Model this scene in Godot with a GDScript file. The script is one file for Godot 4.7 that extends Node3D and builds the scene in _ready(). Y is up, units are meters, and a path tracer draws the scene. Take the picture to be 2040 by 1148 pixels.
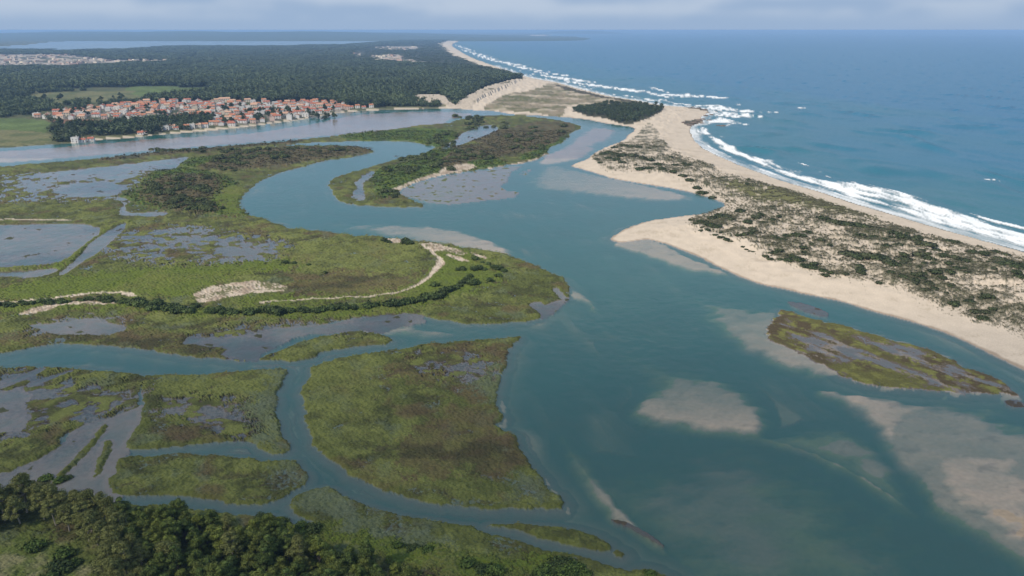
extends Node3D
# A tidal river mouth seen from about 120 m up: marsh islands, sandbars, a dune spit, the sea, a village and woods.
# World: x to the right, y up, the view runs towards -z; outlines below are plan coordinates in metres (x, distance along -z).

const EYE := 120.0
const TYPES := ["BED", "MAIN", "SAND", "MARSH", "BANK", "POND", "SEA", "LAGOON"]
const R := 800
const C := 1240
const S0 := -0.82
const DS := 1.64 / 1239.0
const Q0 := 1.0 / 100.0
const Q1 := 1.0 / 42000.0

var dist_row := PackedFloat32Array()     # distance of each grid row
var wide_row := PackedFloat32Array()     # half-width factor of each grid row
var zone := PackedByteArray()            # which outline a grid point lies in (0: river bed)
var cover := PackedByteArray()           # what grows or lies there
var shore := PackedFloat32Array()        # metres to the nearest shoreline, + on land
var bar := PackedFloat32Array()          # height of submerged sandbanks
var foam := PackedFloat32Array()
var height := PackedFloat32Array()
var tint := PackedColorArray()
var object_of := PackedByteArray()
var zone_type := PackedByteArray([0])
var zone_name := PackedStringArray(["river_bed"])
var object_names := PackedStringArray()
var kinds := {}                          # cover name -> number
var fine := FastNoiseLite.new()
var mid := FastNoiseLite.new()
var broad := FastNoiseLite.new()
var streak := FastNoiseLite.new()
var cellular := FastNoiseLite.new()
var veins := FastNoiseLite.new()          # winding ridges, for gullies and drift lines
var patches := FastNoiseLite.new()
var rng := RandomNumberGenerator.new()
var counts := {}
var mats := {}

func _ready() -> void:
	var camera := Camera3D.new()
	camera.name = "camera"
	camera.position = Vector3(0, EYE, 0)
	camera.rotation_degrees = Vector3(-20.18, 0, 0)
	camera.fov = 44.59
	camera.near = 1.0
	camera.far = 90000.0
	add_child(camera)
	var env := Environment.new()
	env.background_mode = Environment.BG_SKY
	env.sky = Sky.new()
	env.sky.sky_material = make_sky()
	env.background_energy_multiplier = 1.0
	env.tonemap_mode = Environment.TONE_MAPPER_LINEAR
	env.tonemap_exposure = 1.17
	env.fog_enabled = true
	env.fog_density = 0.000092
	env.fog_light_color = Color(0.66, 0.82, 1.0)
	env.volumetric_fog_enabled = true
	env.volumetric_fog_density = 0.0
	env.sdfgi_enabled = true
	env.ssao_enabled = true
	env.ssil_enabled = true
	var around := WorldEnvironment.new()
	around.name = "environment"
	around.environment = env
	add_child(around)
	var sun := DirectionalLight3D.new()
	sun.name = "sun"
	sun.rotation_degrees = Vector3(-43, 308, 0)
	sun.light_energy = 1.5
	sun.light_color = Color(1.0, 0.955, 0.89)
	sun.light_angular_distance = 3.0
	sun.shadow_enabled = true
	add_child(sun)

	rng.seed = 7
	setup_noise()
	setup_materials()
	lay_grid()
	lay_heights()
	build_ground()
	build_waters()
	build_sea()
	build_cloud()
	build_far_hills()
	print("ground ", Time.get_ticks_msec())
	scatter_marsh_grass()
	build_far_forest()
	build_village()
	build_trees()
	build_shrubs()
	build_rocks()
	print("all ", Time.get_ticks_msec())


# ---------------------------------------------------------------- helpers

func numbered(called: String) -> String:
	var n: int = counts.get(called, 0)
	counts[called] = n + 1
	return called if n == 0 else "%s_%03d" % [called, n]

func tag(o: Node, label: String, category: String, group := "", kind := "") -> void:
	if label:
		o.set_meta("label", label)
	if category:
		o.set_meta("category", category)
	if group:
		o.set_meta("group", group)
	if kind:
		o.set_meta("kind", kind)

func mesh_node(called: String, mesh: Mesh, m: Material, parent: Node = self) -> MeshInstance3D:
	var o := MeshInstance3D.new()
	o.name = numbered(called) if parent == self else called
	o.mesh = mesh
	if m:
		o.material_override = m
	parent.add_child(o, true)
	return o

func array_mesh(v: PackedVector3Array, n: PackedVector3Array, col: PackedColorArray, idx: PackedInt32Array) -> ArrayMesh:
	var a := []
	a.resize(Mesh.ARRAY_MAX)
	a[Mesh.ARRAY_VERTEX] = v
	if n.size():
		a[Mesh.ARRAY_NORMAL] = n
	if col.size():
		a[Mesh.ARRAY_COLOR] = col
	if idx.size():
		a[Mesh.ARRAY_INDEX] = idx
	var m := ArrayMesh.new()
	m.add_surface_from_arrays(Mesh.PRIMITIVE_TRIANGLES, a)
	return m

func lin(r: float, g: float, b: float) -> Color:
	return Color(r, g, b).linear_to_srgb()

func setup_noise() -> void:
	for pair in [[fine, 0.55, 3], [mid, 0.09, 3], [broad, 0.014, 3], [streak, 0.03, 4], [cellular, 0.22, 2]]:
		var f: FastNoiseLite = pair[0]
		f.seed = 11 + int(pair[1] * 1000)
		f.noise_type = FastNoiseLite.TYPE_SIMPLEX_SMOOTH
		f.frequency = pair[1]
		f.fractal_octaves = pair[2]
	veins.seed = 31
	veins.noise_type = FastNoiseLite.TYPE_SIMPLEX_SMOOTH
	veins.fractal_type = FastNoiseLite.FRACTAL_RIDGED
	veins.frequency = 0.03
	veins.fractal_octaves = 3
	veins.domain_warp_enabled = true
	veins.domain_warp_amplitude = 18.0
	veins.domain_warp_frequency = 0.03
	patches.seed = 32
	patches.noise_type = FastNoiseLite.TYPE_SIMPLEX_SMOOTH
	patches.frequency = 0.13
	patches.fractal_octaves = 4
	patches.domain_warp_enabled = true
	patches.domain_warp_amplitude = 6.0
	patches.domain_warp_frequency = 0.06

func make_sky() -> PanoramaSkyMaterial:
	var puffs := FastNoiseLite.new()
	puffs.seed = 4
	puffs.frequency = 0.9
	puffs.fractal_octaves = 5
	var wide := 1024
	var tall := 512
	var im := Image.create_empty(wide, tall, false, Image.FORMAT_RGBF)
	var low := Color(0.280, 0.385, 0.545)
	var high := Color(0.285, 0.385, 0.545)
	var white := Color(0.54, 0.60, 0.68)
	for y in tall:
		var el: float = (0.5 - (y + 0.5) / tall) * PI
		var s := maxf(sin(el), 0.0)
		for x in wide:
			var az: float = (x + 0.5) / wide * TAU
			var base := low.lerp(high, sqrt(s))
			var flat := 1.0 / (s + 0.10)
			var n := puffs.get_noise_3d(cos(az) * flat * 0.55 * cos(el), sin(az) * flat * 0.55 * cos(el), s * 9.0)
			var amount := smoothstep(-0.15, 0.35, n) * smoothstep(0.002, 0.03, s) * 0.5
			im.set_pixel(x, y, base.lerp(white, amount))
	var m := PanoramaSkyMaterial.new()
	m.panorama = ImageTexture.create_from_image(im)
	return m

func grain(seed_: int, freq: float, lo: float, hi: float, octaves := 4) -> ImageTexture:
	var f := FastNoiseLite.new()
	f.seed = seed_
	f.frequency = freq
	f.fractal_octaves = octaves
	var im := f.get_seamless_image(512, 512)
	im.convert(Image.FORMAT_L8)
	var d := im.get_data()
	for k in d.size():
		d[k] = int(lerpf(lo, hi, d[k] / 255.0) * 255.0)
	return ImageTexture.create_from_image(Image.create_from_data(512, 512, false, Image.FORMAT_L8, d))

func ground_material(called: String, tile: float, rough: float, relief: float, lo: float, spec := 0.3) -> StandardMaterial3D:
	var m := StandardMaterial3D.new()
	m.resource_name = called
	m.vertex_color_use_as_albedo = true
	m.albedo_texture = grain(called.hash() % 1000, 0.02, lo, 1.0, 5)
	m.uv1_triplanar = true
	m.uv1_world_triplanar = true
	m.uv1_scale = Vector3.ONE / tile
	m.roughness = rough
	m.metallic_specular = spec
	if relief > 0.0:
		m.heightmap_enabled = true
		m.heightmap_texture = m.albedo_texture
		m.heightmap_scale = relief
	mats[called] = m
	return m

func plain_material(called: String, c: Color, rough := 0.9, spec := 0.3) -> StandardMaterial3D:
	var m := StandardMaterial3D.new()
	m.resource_name = called
	m.albedo_color = c
	m.roughness = rough
	m.metallic_specular = spec
	mats[called] = m
	return m

func leaf_material(called: String) -> StandardMaterial3D:
	var m := plain_material(called, Color.WHITE, 0.75, 0.25)
	m.vertex_color_use_as_albedo = true
	m.backlight_enabled = true
	m.backlight = Color(0.35, 0.4, 0.2)
	m.cull_mode = BaseMaterial3D.CULL_DISABLED
	return m

func setup_materials() -> void:
	ground_material("turf", 7.0, 0.95, 12.0, 0.75, 0.2)
	ground_material("sand", 9.0, 0.95, 5.0, 0.9, 0.25)
	ground_material("mud", 23.0, 0.7, 0.0, 0.88, 0.3)
	ground_material("soil", 60.0, 0.95, 0.0, 0.7, 0.2)
	leaf_material("leaves")
	plain_material("bark", lin(0.13, 0.11, 0.09))
	plain_material("pale_bark", lin(0.33, 0.29, 0.24))
	plain_material("plaster_white", lin(0.62, 0.60, 0.57))
	plain_material("plaster_cream", lin(0.62, 0.55, 0.44))
	plain_material("plaster_rose", lin(0.55, 0.42, 0.36))
	plain_material("roof_orange", lin(0.34, 0.15, 0.085))
	plain_material("roof_red", lin(0.30, 0.11, 0.07))
	plain_material("roof_faded", lin(0.42, 0.26, 0.18))
	plain_material("roof_grey", lin(0.48, 0.46, 0.43))
	plain_material("window_glass", lin(0.04, 0.05, 0.06), 0.15, 0.5)
	plain_material("door_wood", lin(0.10, 0.06, 0.035))
	plain_material("rock", lin(0.13, 0.10, 0.08))
	plain_material("far_wall", lin(0.42, 0.36, 0.31))
	plain_material("far_wall_rose", lin(0.38, 0.27, 0.22))


# ---------------------------------------------------------------- the plan: outlines, covers, shore distances

func outline(flat: Array, rough: float) -> PackedVector2Array:
	# a smooth closed line through the surveyed points, then roughened like a real bank
	var n := flat.size() / 2
	var p := PackedVector2Array()
	for k in n:
		var d: float = flat[k * 2 + 1]
		p.append(Vector2(float(flat[k * 2]) / d, 1.0 / d))
	var out := PackedVector2Array()
	for k in n:
		var a := p[(k + n - 1) % n]
		var b := p[k]
		var c := p[(k + 1) % n]
		var e := p[(k + 2) % n]
		var wb := Vector2(b.x, 1.0) / b.y
		var wc := Vector2(c.x, 1.0) / c.y
		var far := minf(wb.y, wc.y)
		var steps := clampi(int(ceil(wb.distance_to(wc) / maxf(0.5, 0.004 * far))), 1, 60)
		for s in steps:
			var q := b.cubic_interpolate(c, a, e, float(s) / steps)
			q.y = maxf(q.y, Q1 * 0.6)
			var at := Vector2(q.x, 1.0) / q.y
			var lim := 0.0035 * at.y
			var ox := minf(0.5, lim) * fine.get_noise_2d(at.x, at.y) + minf(2.2, lim) * mid.get_noise_2d(at.x, at.y) + minf(7.0, lim) * broad.get_noise_2d(at.x, at.y)
			var oy := minf(0.5, lim) * fine.get_noise_2d(at.x + 900.0, at.y) + minf(2.2, lim) * mid.get_noise_2d(at.x + 900.0, at.y) + minf(7.0, lim) * broad.get_noise_2d(at.x + 900.0, at.y)
			out.append(at + Vector2(ox, oy) * rough * 1.6)
	return out

func spans(o: PackedVector2Array) -> PackedInt32Array:
	# grid row, first and last column of every run of points inside the outline
	var lo := 1e9
	var hi := 0.0
	for v in o:
		lo = minf(lo, v.y)
		hi = maxf(hi, v.y)
	var out := PackedInt32Array()
	var j0 := clampi(int(ceil(row_of(maxf(lo, 1.0)))), 0, R - 1)
	var j1 := clampi(int(floor(row_of(hi))), 0, R - 1)
	var cross: Array = []
	cross.resize(j1 - j0 + 1)
	for k in cross.size():
		cross[k] = PackedFloat32Array()
	var n := o.size()
	for k in n:
		var a := o[k]
		var b := o[(k + 1) % n]
		if a.y > b.y:
			var t := a
			a = b
			b = t
		var ja := maxi(int(ceil(row_of(a.y))) - 1, j0)
		var jb := mini(int(floor(row_of(b.y))) + 1, j1)
		for j in range(ja, jb + 1):
			var d := dist_row[j]
			if a.y <= d and d < b.y:
				cross[j - j0].append(a.x + (b.x - a.x) * (d - a.y) / (b.y - a.y))
	for j in range(j0, j1 + 1):
		var xs: PackedFloat32Array = cross[j - j0]
		xs.sort()
		for k in range(0, xs.size() - 1, 2):
			var ia := maxi(int(ceil((xs[k] / wide_row[j] - S0) / DS)), 0)
			var ib := mini(int(floor((xs[k + 1] / wide_row[j] - S0) / DS)), C - 1)
			if ib >= ia:
				out.append_array(PackedInt32Array([j, ia, ib]))
	return out

func row_of(d: float) -> float:
	return (Q0 - 1.0 / d) / ((Q0 - Q1) / (R - 1))

func column_of(x: float, j: int) -> float:
	return (x / wide_row[j] - S0) / DS

func grid_at(x: float, d: float) -> int:
	var j := clampi(roundi(row_of(d)), 0, R - 1)
	return j * C + clampi(roundi(column_of(x, j)), 0, C - 1)

func height_at(x: float, d: float) -> float:
	var rj := clampf(row_of(d), 0.0, R - 1.001)
	var j := int(rj)
	var ri := clampf(column_of(x, j), 0.0, C - 1.001)
	var i := int(ri)
	var k := j * C + i
	return lerpf(lerpf(height[k], height[k + 1], ri - i), lerpf(height[k + C], height[k + C + 1], ri - i), rj - j)

func lay_grid() -> void:
	for j in R:
		var d := 1.0 / (Q0 + (Q1 - Q0) * j / (R - 1))
		dist_row.append(d)
		wide_row.append(0.9379 * d + 41.6)
	var total := R * C
	zone.resize(total)
	cover.resize(total)
	shore.resize(total)
	bar.resize(total)
	foam.resize(total)
	height.resize(total)
	tint.resize(total)
	object_of.resize(total)
	bar.fill(-99.0)
	shore.fill(1e6)
	var lines: Array = []
	for zn in ZONES:
		var o := outline(zn[3], zn[2])
		lines.append(o)
		zone_type.append(TYPES.find(zn[1]))
		zone_name.append(zn[0])
		var id := zone_type.size() - 1
		var s := spans(o)
		for k in range(0, s.size(), 3):
			for i in range(s[k] * C + s[k + 1], s[k] * C + s[k + 2] + 1):
				zone[i] = id
	var n := 1
	for cv in COVERS:
		if not kinds.has(cv[0]):
			kinds[cv[0]] = n
			n += 1
		var s := spans(outline(cv[2], cv[1]))
		var id: int = kinds[cv[0]]
		for k in range(0, s.size(), 3):
			for i in range(s[k] * C + s[k + 1], s[k] * C + s[k + 2] + 1):
				cover[i] = id
	kinds["PATH"] = n
	for pt in PATHS:
		lay_path(pt[0], pt[1])
	# exact distances beside every shoreline, then swept over the whole grid
	var dry := PackedByteArray([0, 1, 1, 1, 1, 0, 0, 0])
	for o in lines:
		var m: int = o.size()
		for k in m:
			var a: Vector2 = o[k]
			var b: Vector2 = o[(k + 1) % m]
			var c := (a + b) * 0.5
			if c.y < 99.0 or c.y > 41000.0:
				continue
			var j := clampi(roundi(row_of(c.y)), 2, R - 3)
			var dx := DS * wide_row[j]
			var dz := dist_row[j + 1] - dist_row[j]
			var nrm := (b - a).orthogonal().normalized() * Vector2(dx, dz) * 1.4
			if dry[zone_type[zone[grid_at(c.x + nrm.x, c.y + nrm.y)]]] == dry[zone_type[zone[grid_at(c.x - nrm.x, c.y - nrm.y)]]]:
				continue
			var ja := clampi(int(floor(row_of(maxf(minf(a.y, b.y), 99.0)))) - 1, 0, R - 1)
			var jb := clampi(int(ceil(row_of(maxf(a.y, b.y)))) + 1, 0, R - 1)
			for jj in range(ja, jb + 1):
				var ia := clampi(int(floor(column_of(minf(a.x, b.x), jj))) - 2, 0, C - 1)
				var ib := clampi(int(ceil(column_of(maxf(a.x, b.x), jj))) + 2, 0, C - 1)
				for ii in range(ia, ib + 1):
					var at := Vector2((S0 + ii * DS) * wide_row[jj], dist_row[jj])
					var near := at.distance_to(Geometry2D.get_closest_point_to_segment(at, a, b))
					if near < shore[jj * C + ii]:
						shore[jj * C + ii] = near
	sweep()
	for k in total:
		if dry[zone_type[zone[k]]] == 0:
			shore[k] = -shore[k]
	for bb in BARS:
		lay_bar(bb)
	for fm in FOAMS:
		lay_foam(fm)

func sweep() -> void:
	for j in R:
		var dx := DS * wide_row[j]
		var dz := dist_row[j] - dist_row[j - 1] if j else 1e6
		var dg := sqrt(dx * dx + dz * dz)
		for i in C:
			var k := j * C + i
			var v := shore[k]
			if i:
				v = minf(v, shore[k - 1] + dx)
			if j:
				v = minf(v, shore[k - C] + dz)
				if i:
					v = minf(v, shore[k - C - 1] + dg)
				if i < C - 1:
					v = minf(v, shore[k - C + 1] + dg)
			shore[k] = v
	for j in range(R - 1, -1, -1):
		var dx := DS * wide_row[j]
		var dz := dist_row[j + 1] - dist_row[j] if j < R - 1 else 1e6
		var dg := sqrt(dx * dx + dz * dz)
		for i in range(C - 1, -1, -1):
			var k := j * C + i
			var v := shore[k]
			if i < C - 1:
				v = minf(v, shore[k + 1] + dx)
			if j < R - 1:
				v = minf(v, shore[k + C] + dz)
				if i < C - 1:
					v = minf(v, shore[k + C + 1] + dg)
				if i:
					v = minf(v, shore[k + C - 1] + dg)
			shore[k] = v

func inner_distance(s: PackedInt32Array) -> Dictionary:
	# metres inwards from the edge of a set of grid runs
	var j0 := R
	var j1 := 0
	var i0 := C
	var i1 := 0
	for k in range(0, s.size(), 3):
		j0 = mini(j0, s[k])
		j1 = maxi(j1, s[k])
		i0 = mini(i0, s[k + 1])
		i1 = maxi(i1, s[k + 2])
	var wd := i1 - i0 + 3
	var ht := j1 - j0 + 3
	var f := PackedFloat32Array()
	f.resize(maxi(wd * ht, 1))
	for k in range(0, s.size(), 3):
		var o := (s[k] - j0 + 1) * wd - i0 + 1
		for i in range(s[k + 1], s[k + 2] + 1):
			f[o + i] = 1e6
	for pass_ in 2:
		for y in range(1, ht - 1):
			var yy := y if pass_ == 0 else ht - 1 - y
			var j := j0 + yy - 1
			var dx := DS * wide_row[j]
			var up := -wd if pass_ == 0 else wd
			var dz := absf(dist_row[clampi(j + 1, 1, R - 1)] - dist_row[clampi(j, 0, R - 2)])
			var dg := sqrt(dx * dx + dz * dz)
			for x in range(1, wd - 1):
				var k := yy * wd + (x if pass_ == 0 else wd - 1 - x)
				if f[k] > 0.0:
					var side := k - 1 if pass_ == 0 else k + 1
					f[k] = minf(minf(f[k], f[side] + dx), minf(f[k + up] + dz, minf(f[k + up - 1] + dg, f[k + up + 1] + dg)))
	return {"f": f, "wide": wd, "tall": ht, "j": j0 - 1, "i": i0 - 1}

func lay_bar(bb: Array) -> void:
	var top: float = bb[0]
	var drop: float = bb[5]              # the soft end of a bank lies this much deeper
	var a := Vector2(bb[3][0], bb[3][1])
	var b := Vector2(bb[3][2], bb[3][3])
	var along := (b - a) / (b - a).length_squared()
	var edge := outline(bb[4], 0.7)
	var wider := Geometry2D.offset_polygon(edge, bb[2] * 0.4 + bb[1] * 0.2, Geometry2D.JOIN_ROUND)
	if wider.size():
		edge = wider[0]
	var g := inner_distance(spans(edge))
	for y in range(1, g.tall - 1):
		var j: int = g.j + y
		for x in range(1, g.wide - 1):
			var d: float = g.f[y * g.wide + x]
			if d > 0.0:
				var i: int = g.i + x
				var at := Vector2((S0 + i * DS) * wide_row[j], dist_row[j])
				var t := clampf((at - a).dot(along), 0.0, 1.0)
				var fall := lerpf(bb[1] * 1.2 + bb[2] * 0.4, bb[2] * 1.7, smoothstep(0.0, 1.0, t))
				var ripple := streak.get_noise_2d(at.x * 1.6 + at.y * 1.1, (at.y - at.x * 0.4) * 3.4)
				d = maxf(0.0, d + fall * (0.25 * ripple + 0.10 * patches.get_noise_2d(at.x * 0.4, at.y * 0.4)) * smoothstep(0.0, fall * 0.4, d))
				var h := lerpf(-3.0, top - drop * t + ripple * (clampf(0.07 - top * 0.22, 0.03, 0.22) + 0.35 * drop * t), smoothstep(0.0, fall, d))
				bar[j * C + i] = maxf(bar[j * C + i], h)

func lay_foam(flat: Array) -> void:
	var g := inner_distance(spans(outline(flat, 0.5)))
	var most := 0.1
	for v in g.f:
		most = maxf(most, v)
	for y in range(1, g.tall - 1):
		var j: int = g.j + y
		for x in range(1, g.wide - 1):
			var d: float = g.f[y * g.wide + x]
			if d > 0.0:
				foam[j * C + g.i + x] = maxf(foam[j * C + g.i + x], smoothstep(0.0, minf(most * 0.8, 9.0), d))

func lay_path(wide: float, flat: Array) -> void:
	var n := flat.size() / 2
	var p := PackedVector2Array()
	for k in n:
		p.append(Vector2(flat[k * 2], flat[k * 2 + 1]))
	for k in n - 1:
		var len := p[k].distance_to(p[k + 1])
		var steps := int(len / 0.5) + 1
		for s in steps:
			var at := p[k].cubic_interpolate(p[k + 1], p[maxi(k - 1, 0)], p[mini(k + 2, n - 1)], float(s) / steps)
			at += Vector2(mid.get_noise_2d(at.x, at.y), mid.get_noise_2d(at.y, at.x)) * 1.5
			var j := clampi(roundi(row_of(at.y)), 0, R - 1)
			var reach := wide * (0.8 + 0.5 * mid.get_noise_2d(at.y * 2.0, at.x * 2.0))
			var dz := dist_row[mini(j + 1, R - 1)] - dist_row[mini(j, R - 2)]
			for jj in range(maxi(j - int(reach / dz), 0), mini(j + int(reach / dz), R - 1) + 1):
				var off := absf(dist_row[jj] - at.y)
				var half := sqrt(maxf(reach * reach - off * off, 0.04))
				var ia := clampi(roundi(column_of(at.x - half, jj)), 0, C - 1)
				var ib := clampi(roundi(column_of(at.x + half, jj)), 0, C - 1)
				for i in range(ia, ib + 1):
					cover[jj * C + i] = kinds.PATH


# ---------------------------------------------------------------- heights and ground colours

func lay_heights() -> void:
	var K := kinds
	var olive := Color(0.100, 0.116, 0.036)
	var light := Color(0.165, 0.184, 0.055)
	var dark := Color(0.050, 0.054, 0.026)
	var brown := Color(0.115, 0.084, 0.048)
	var pale := Color(0.130, 0.158, 0.098)
	var bright := Color(0.118, 0.155, 0.028)
	var lush := Color(0.075, 0.118, 0.034)
	var heath := Color(0.122, 0.112, 0.056)
	var mud := Color(0.150, 0.122, 0.098)
	var dark_mud := Color(0.060, 0.050, 0.040)
	var sand := Color(0.560, 0.475, 0.375)
	var damp := Color(0.300, 0.240, 0.180)
	var bed_sand := Color(0.370, 0.290, 0.200)
	var bed_mud := Color(0.110, 0.105, 0.075)
	var scrub := Color(0.125, 0.120, 0.082)
	for on in ["river_bed", "mudflat", "dirt_track", "beach", "field"]:
		object_names.append(on)
	var own := PackedByteArray()
	own.resize(zone_type.size())
	for k in zone_type.size():
		var t := zone_type[k]
		if t in [1, 2, 3, 4]:
			object_names.append(zone_name[k])
			own[k] = object_names.size() - 1
		elif t == 5:
			own[k] = 1
	for j in R:
		var d := dist_row[j]
		var cell := maxf(dist_row[mini(j + 1, R - 1)] - dist_row[mini(j, R - 2)], DS * wide_row[j])
		var small := 1.0 - smoothstep(250.0, 700.0, d)
		for i in C:
			var k := j * C + i
			var x := (S0 + i * DS) * wide_row[j]
			var t := zone_type[zone[k]]
			var cv := cover[k]
			var sd := shore[k]
			if t >= 2 and t <= 4 and cv != K.PATH and cv != K.BARE:
				var jit := clampf(d * 0.016, 2.0, 16.0) * (1.0 - smoothstep(450.0, 750.0, d))
				var away := cover[grid_at(x + jit * (1.5 * mid.get_noise_2d(x * 1.5 + 50.0, d * 1.5) + rng.randf_range(-0.6, 0.6)), d + jit * 1.5 * (1.5 * mid.get_noise_2d(x * 1.5, d * 1.5 + 90.0) + rng.randf_range(-0.6, 0.6)))]
				if away != K.PATH and away != K.BARE and away != K.FOREST:
					cv = away
			var ob := own[zone[k]]
			if t == 6 or t == 7:
				var deep := -minf(0.4 + 0.05 * -sd, 6.0)
				height[k] = deep if t == 6 else -1.0
				tint[k] = damp
				object_of[k] = 3
				continue
			var nb := broad.get_noise_2d(x, d)
			var nm := mid.get_noise_2d(x, d)
			var nf := fine.get_noise_2d(x, d) if small > 0.0 else 0.0
			var ns := streak.get_noise_2d(x * 1.0, d * 1.7)
			var h := 0.0
			var col := olive
			if t == 0:
				var base := -minf(0.45 + 0.20 * -sd, 2.5)
				if d > 800.0:
					base = maxf(base, -1.4)
				h = base * clampf(1.0 - 0.9 * nb - 0.5 * streak.get_noise_2d((x + d * 0.25) * 2.2, d * 0.5), 0.35, 1.5) if base < -1.0 else base
				col = Color(0.24, 0.215, 0.135) if sd < -4.0 else bed_mud
				var bk := bar[k]
				if bk > -90.0:
					h = maxf(base, bk)
					if bk > base:
						col = Color(0.24, 0.215, 0.135).lerp(bed_sand, smoothstep(-2.6, -1.0, bk))
						if bk < -0.9:
							col = col.lerp(Color(0.27, 0.29, 0.12), smoothstep(-0.4, 0.2, nb + 0.5 * ns))
						col = col.lerp(dark_mud, smoothstep(0.30, 0.6, streak.get_noise_2d(x * 2.0 + d * 1.4, (d - x * 0.4) * 4.5) + 0.25 * nf) * 0.35)
						if d > 700.0:
							col = Color(0.265, 0.195, 0.145).lerp(Color(0.20, 0.15, 0.115), smoothstep(-0.6, 0.6, nb + 0.6 * ns))
						if cv == K.MUDWEED:
							h = -0.04 + nm * 0.10
							col = mud.lerp(olive, smoothstep(0.25, 0.4, nm + 0.3 * nb))
						ob = 1 if bk > -0.2 and cv == K.MUDWEED else 0
				elif cv == K.MUDWEED:
					h = -0.05 + nm * 0.14
					col = mud.lerp(Color(0.17, 0.14, 0.10), clampf(0.5 + nb, 0, 1)).lerp(olive, smoothstep(0.25, 0.4, nm + 0.3 * nb))
					ob = 1
				elif cv == K.SALTFLAT:
					h = -0.03 + ns * 0.03
					col = mud
					ob = 1
				if cv == K.WEEDBED:
					h = -0.03 + 0.12 * nm
					col = dark_mud.lerp(Color(0.07, 0.055, 0.03), clampf(0.5 + nf, 0.0, 1.0))
				col = col * (1.0 + 0.08 * nf)
			elif t == 5:
				var lift := nm * 0.6 + ns * 0.5
				h = -0.15 + lift * 0.38
				h = lerpf(-0.03, h, smoothstep(0.0, 2.0, -sd))
				col = mud.lerp(dark_mud, smoothstep(-0.2, 0.4, nb + nf * 0.3))
				if h > 0.0:
					col = olive.lerp(dark, clampf(0.5 + nm, 0.0, 1.0))
			elif t == 3 or t == 4:
				var edge := smoothstep(0.0, maxf(0.9, cell * 0.6), sd)
				h = edge * (0.55 + 0.25 * nb + 0.35 * nm + 0.40 * nf * small - 0.35 * smoothstep(0.3, 0.7, veins.get_noise_2d(x * 0.7, d * 1.15)))
				var ce := patches.get_noise_2d(x * 0.8, d)
				var ve := veins.get_noise_2d(x * 0.7, d * 1.15)
				var a := smoothstep(-0.35, 0.45, nm * 0.5 + nf * 0.2 + nb * 0.8 + ce * 0.6)
				col = olive.lerp(light, a)
				col = col.lerp(dark, smoothstep(0.02, 0.40, ns * 0.8 + 0.15 * nf - ce * 0.5 + 0.1 * nb) * 0.65)
				col = col.lerp(Color(0.062, 0.052, 0.034), smoothstep(0.45, 0.8, ve + 0.2 * nf) * 0.65)
				col = col.lerp(brown, smoothstep(0.18, 0.5, broad.get_noise_2d(x * 2.3 + 77.0, d * 2.3) + 0.3 * nm) * 0.7)
				col = col.lerp(pale, smoothstep(0.28, 0.5, mid.get_noise_2d(x * 0.6 + 300.0, d * 0.6) + 0.2 * nf) * 0.45)
				if sd < 3.0:
					col = col.lerp(Color(0.10, 0.115, 0.03), (1.0 - sd / 3.0) * 0.6)
				if t == 4:
					h += clampf((sd - 8.0) * 0.10, 0.0, 5.0)
				if cv == K.PATH:
					col = sand * (0.8 + 0.2 * nf)
					ob = 2
				elif cv == K.BARE:
					col = sand.lerp(Color(0.34, 0.27, 0.20), smoothstep(-0.3, 0.3, nm + nf)).lerp(olive, smoothstep(0.2, 0.4, ns + 0.5 * nf) * 0.8)
				elif cv == K.MEADOW:
					col = bright.lerp(Color(0.11, 0.138, 0.034), smoothstep(-0.2, 0.5, nm + 0.4 * nf)).lerp(Color(0.17, 0.17, 0.055), smoothstep(0.15, 0.5, nb + nf * 0.4) * 0.5)
					h += 0.35 * edge
				elif cv == K.LUSH:
					col = lush.lerp(bright, smoothstep(-0.2, 0.4, nm)).lerp(dark, smoothstep(0.05, 0.4, ns) * 0.7)
					h += edge * 0.5
				elif cv == K.HEATH:
					col = heath.lerp(brown, smoothstep(-0.2, 0.3, nm) * 0.7).lerp(dark, smoothstep(0.0, 0.4, ns + nf * 0.3) * 0.8).lerp(scrub, smoothstep(0.2, 0.5, nb) * 0.4)
					h += edge * (0.7 + 0.8 * nm)
				elif cv == K.BROWN:
					col = col.lerp(brown, 0.55 + 0.3 * nm).lerp(dark, smoothstep(0.0, 0.4, ns) * 0.6)
				elif cv == K.LIGHT:
					col = col.lerp(Color(0.178, 0.198, 0.058), 0.5 + 0.4 * nm)
				elif cv == K.GULLY:
					var run := streak.get_noise_2d((x * 0.52 + d * -0.85) * 0.55, (x * 0.85 + d * 0.52) * 2.6)
					var lift := run * 0.7 + nm * 0.35 + nf * 0.15
					h = edge * (0.14 + lift * 0.55)
					col = Color(0.135, 0.130, 0.045).lerp(Color(0.105, 0.082, 0.045), smoothstep(-0.1, 0.35, nb + nm * 0.5)).lerp(Color(0.20, 0.20, 0.06), smoothstep(0.0, 0.4, patches.get_noise_2d(x + 500.0, d)))
					if h < 0.07:
						col = mud.lerp(Color(0.26, 0.22, 0.18), smoothstep(-0.1, 0.3, nm))
				elif cv == K.PALE:
					col = col.lerp(pale, 0.65 + 0.3 * nm)
				elif cv == K.GLADE:
					col = Color(0.13, 0.16, 0.04).lerp(Color(0.26, 0.24, 0.12), smoothstep(-0.1, 0.4, nb + nm * 0.6))
				elif cv == K.WET:
					var lift := ce * 0.75 + ns * 0.6 + nb * 0.3 + nm * 0.3
					h = minf(h, -0.01 + lift * 0.5)
					if h < 0.03:
						col = mud.lerp(dark_mud, smoothstep(-0.2, 0.3, nf + nb))
						h = maxf(h, -0.14)
			elif t == 2:
				var ridge := 1.0 - absf(ns) * 2.2
				var up := smoothstep(14.0, 45.0, sd)
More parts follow.
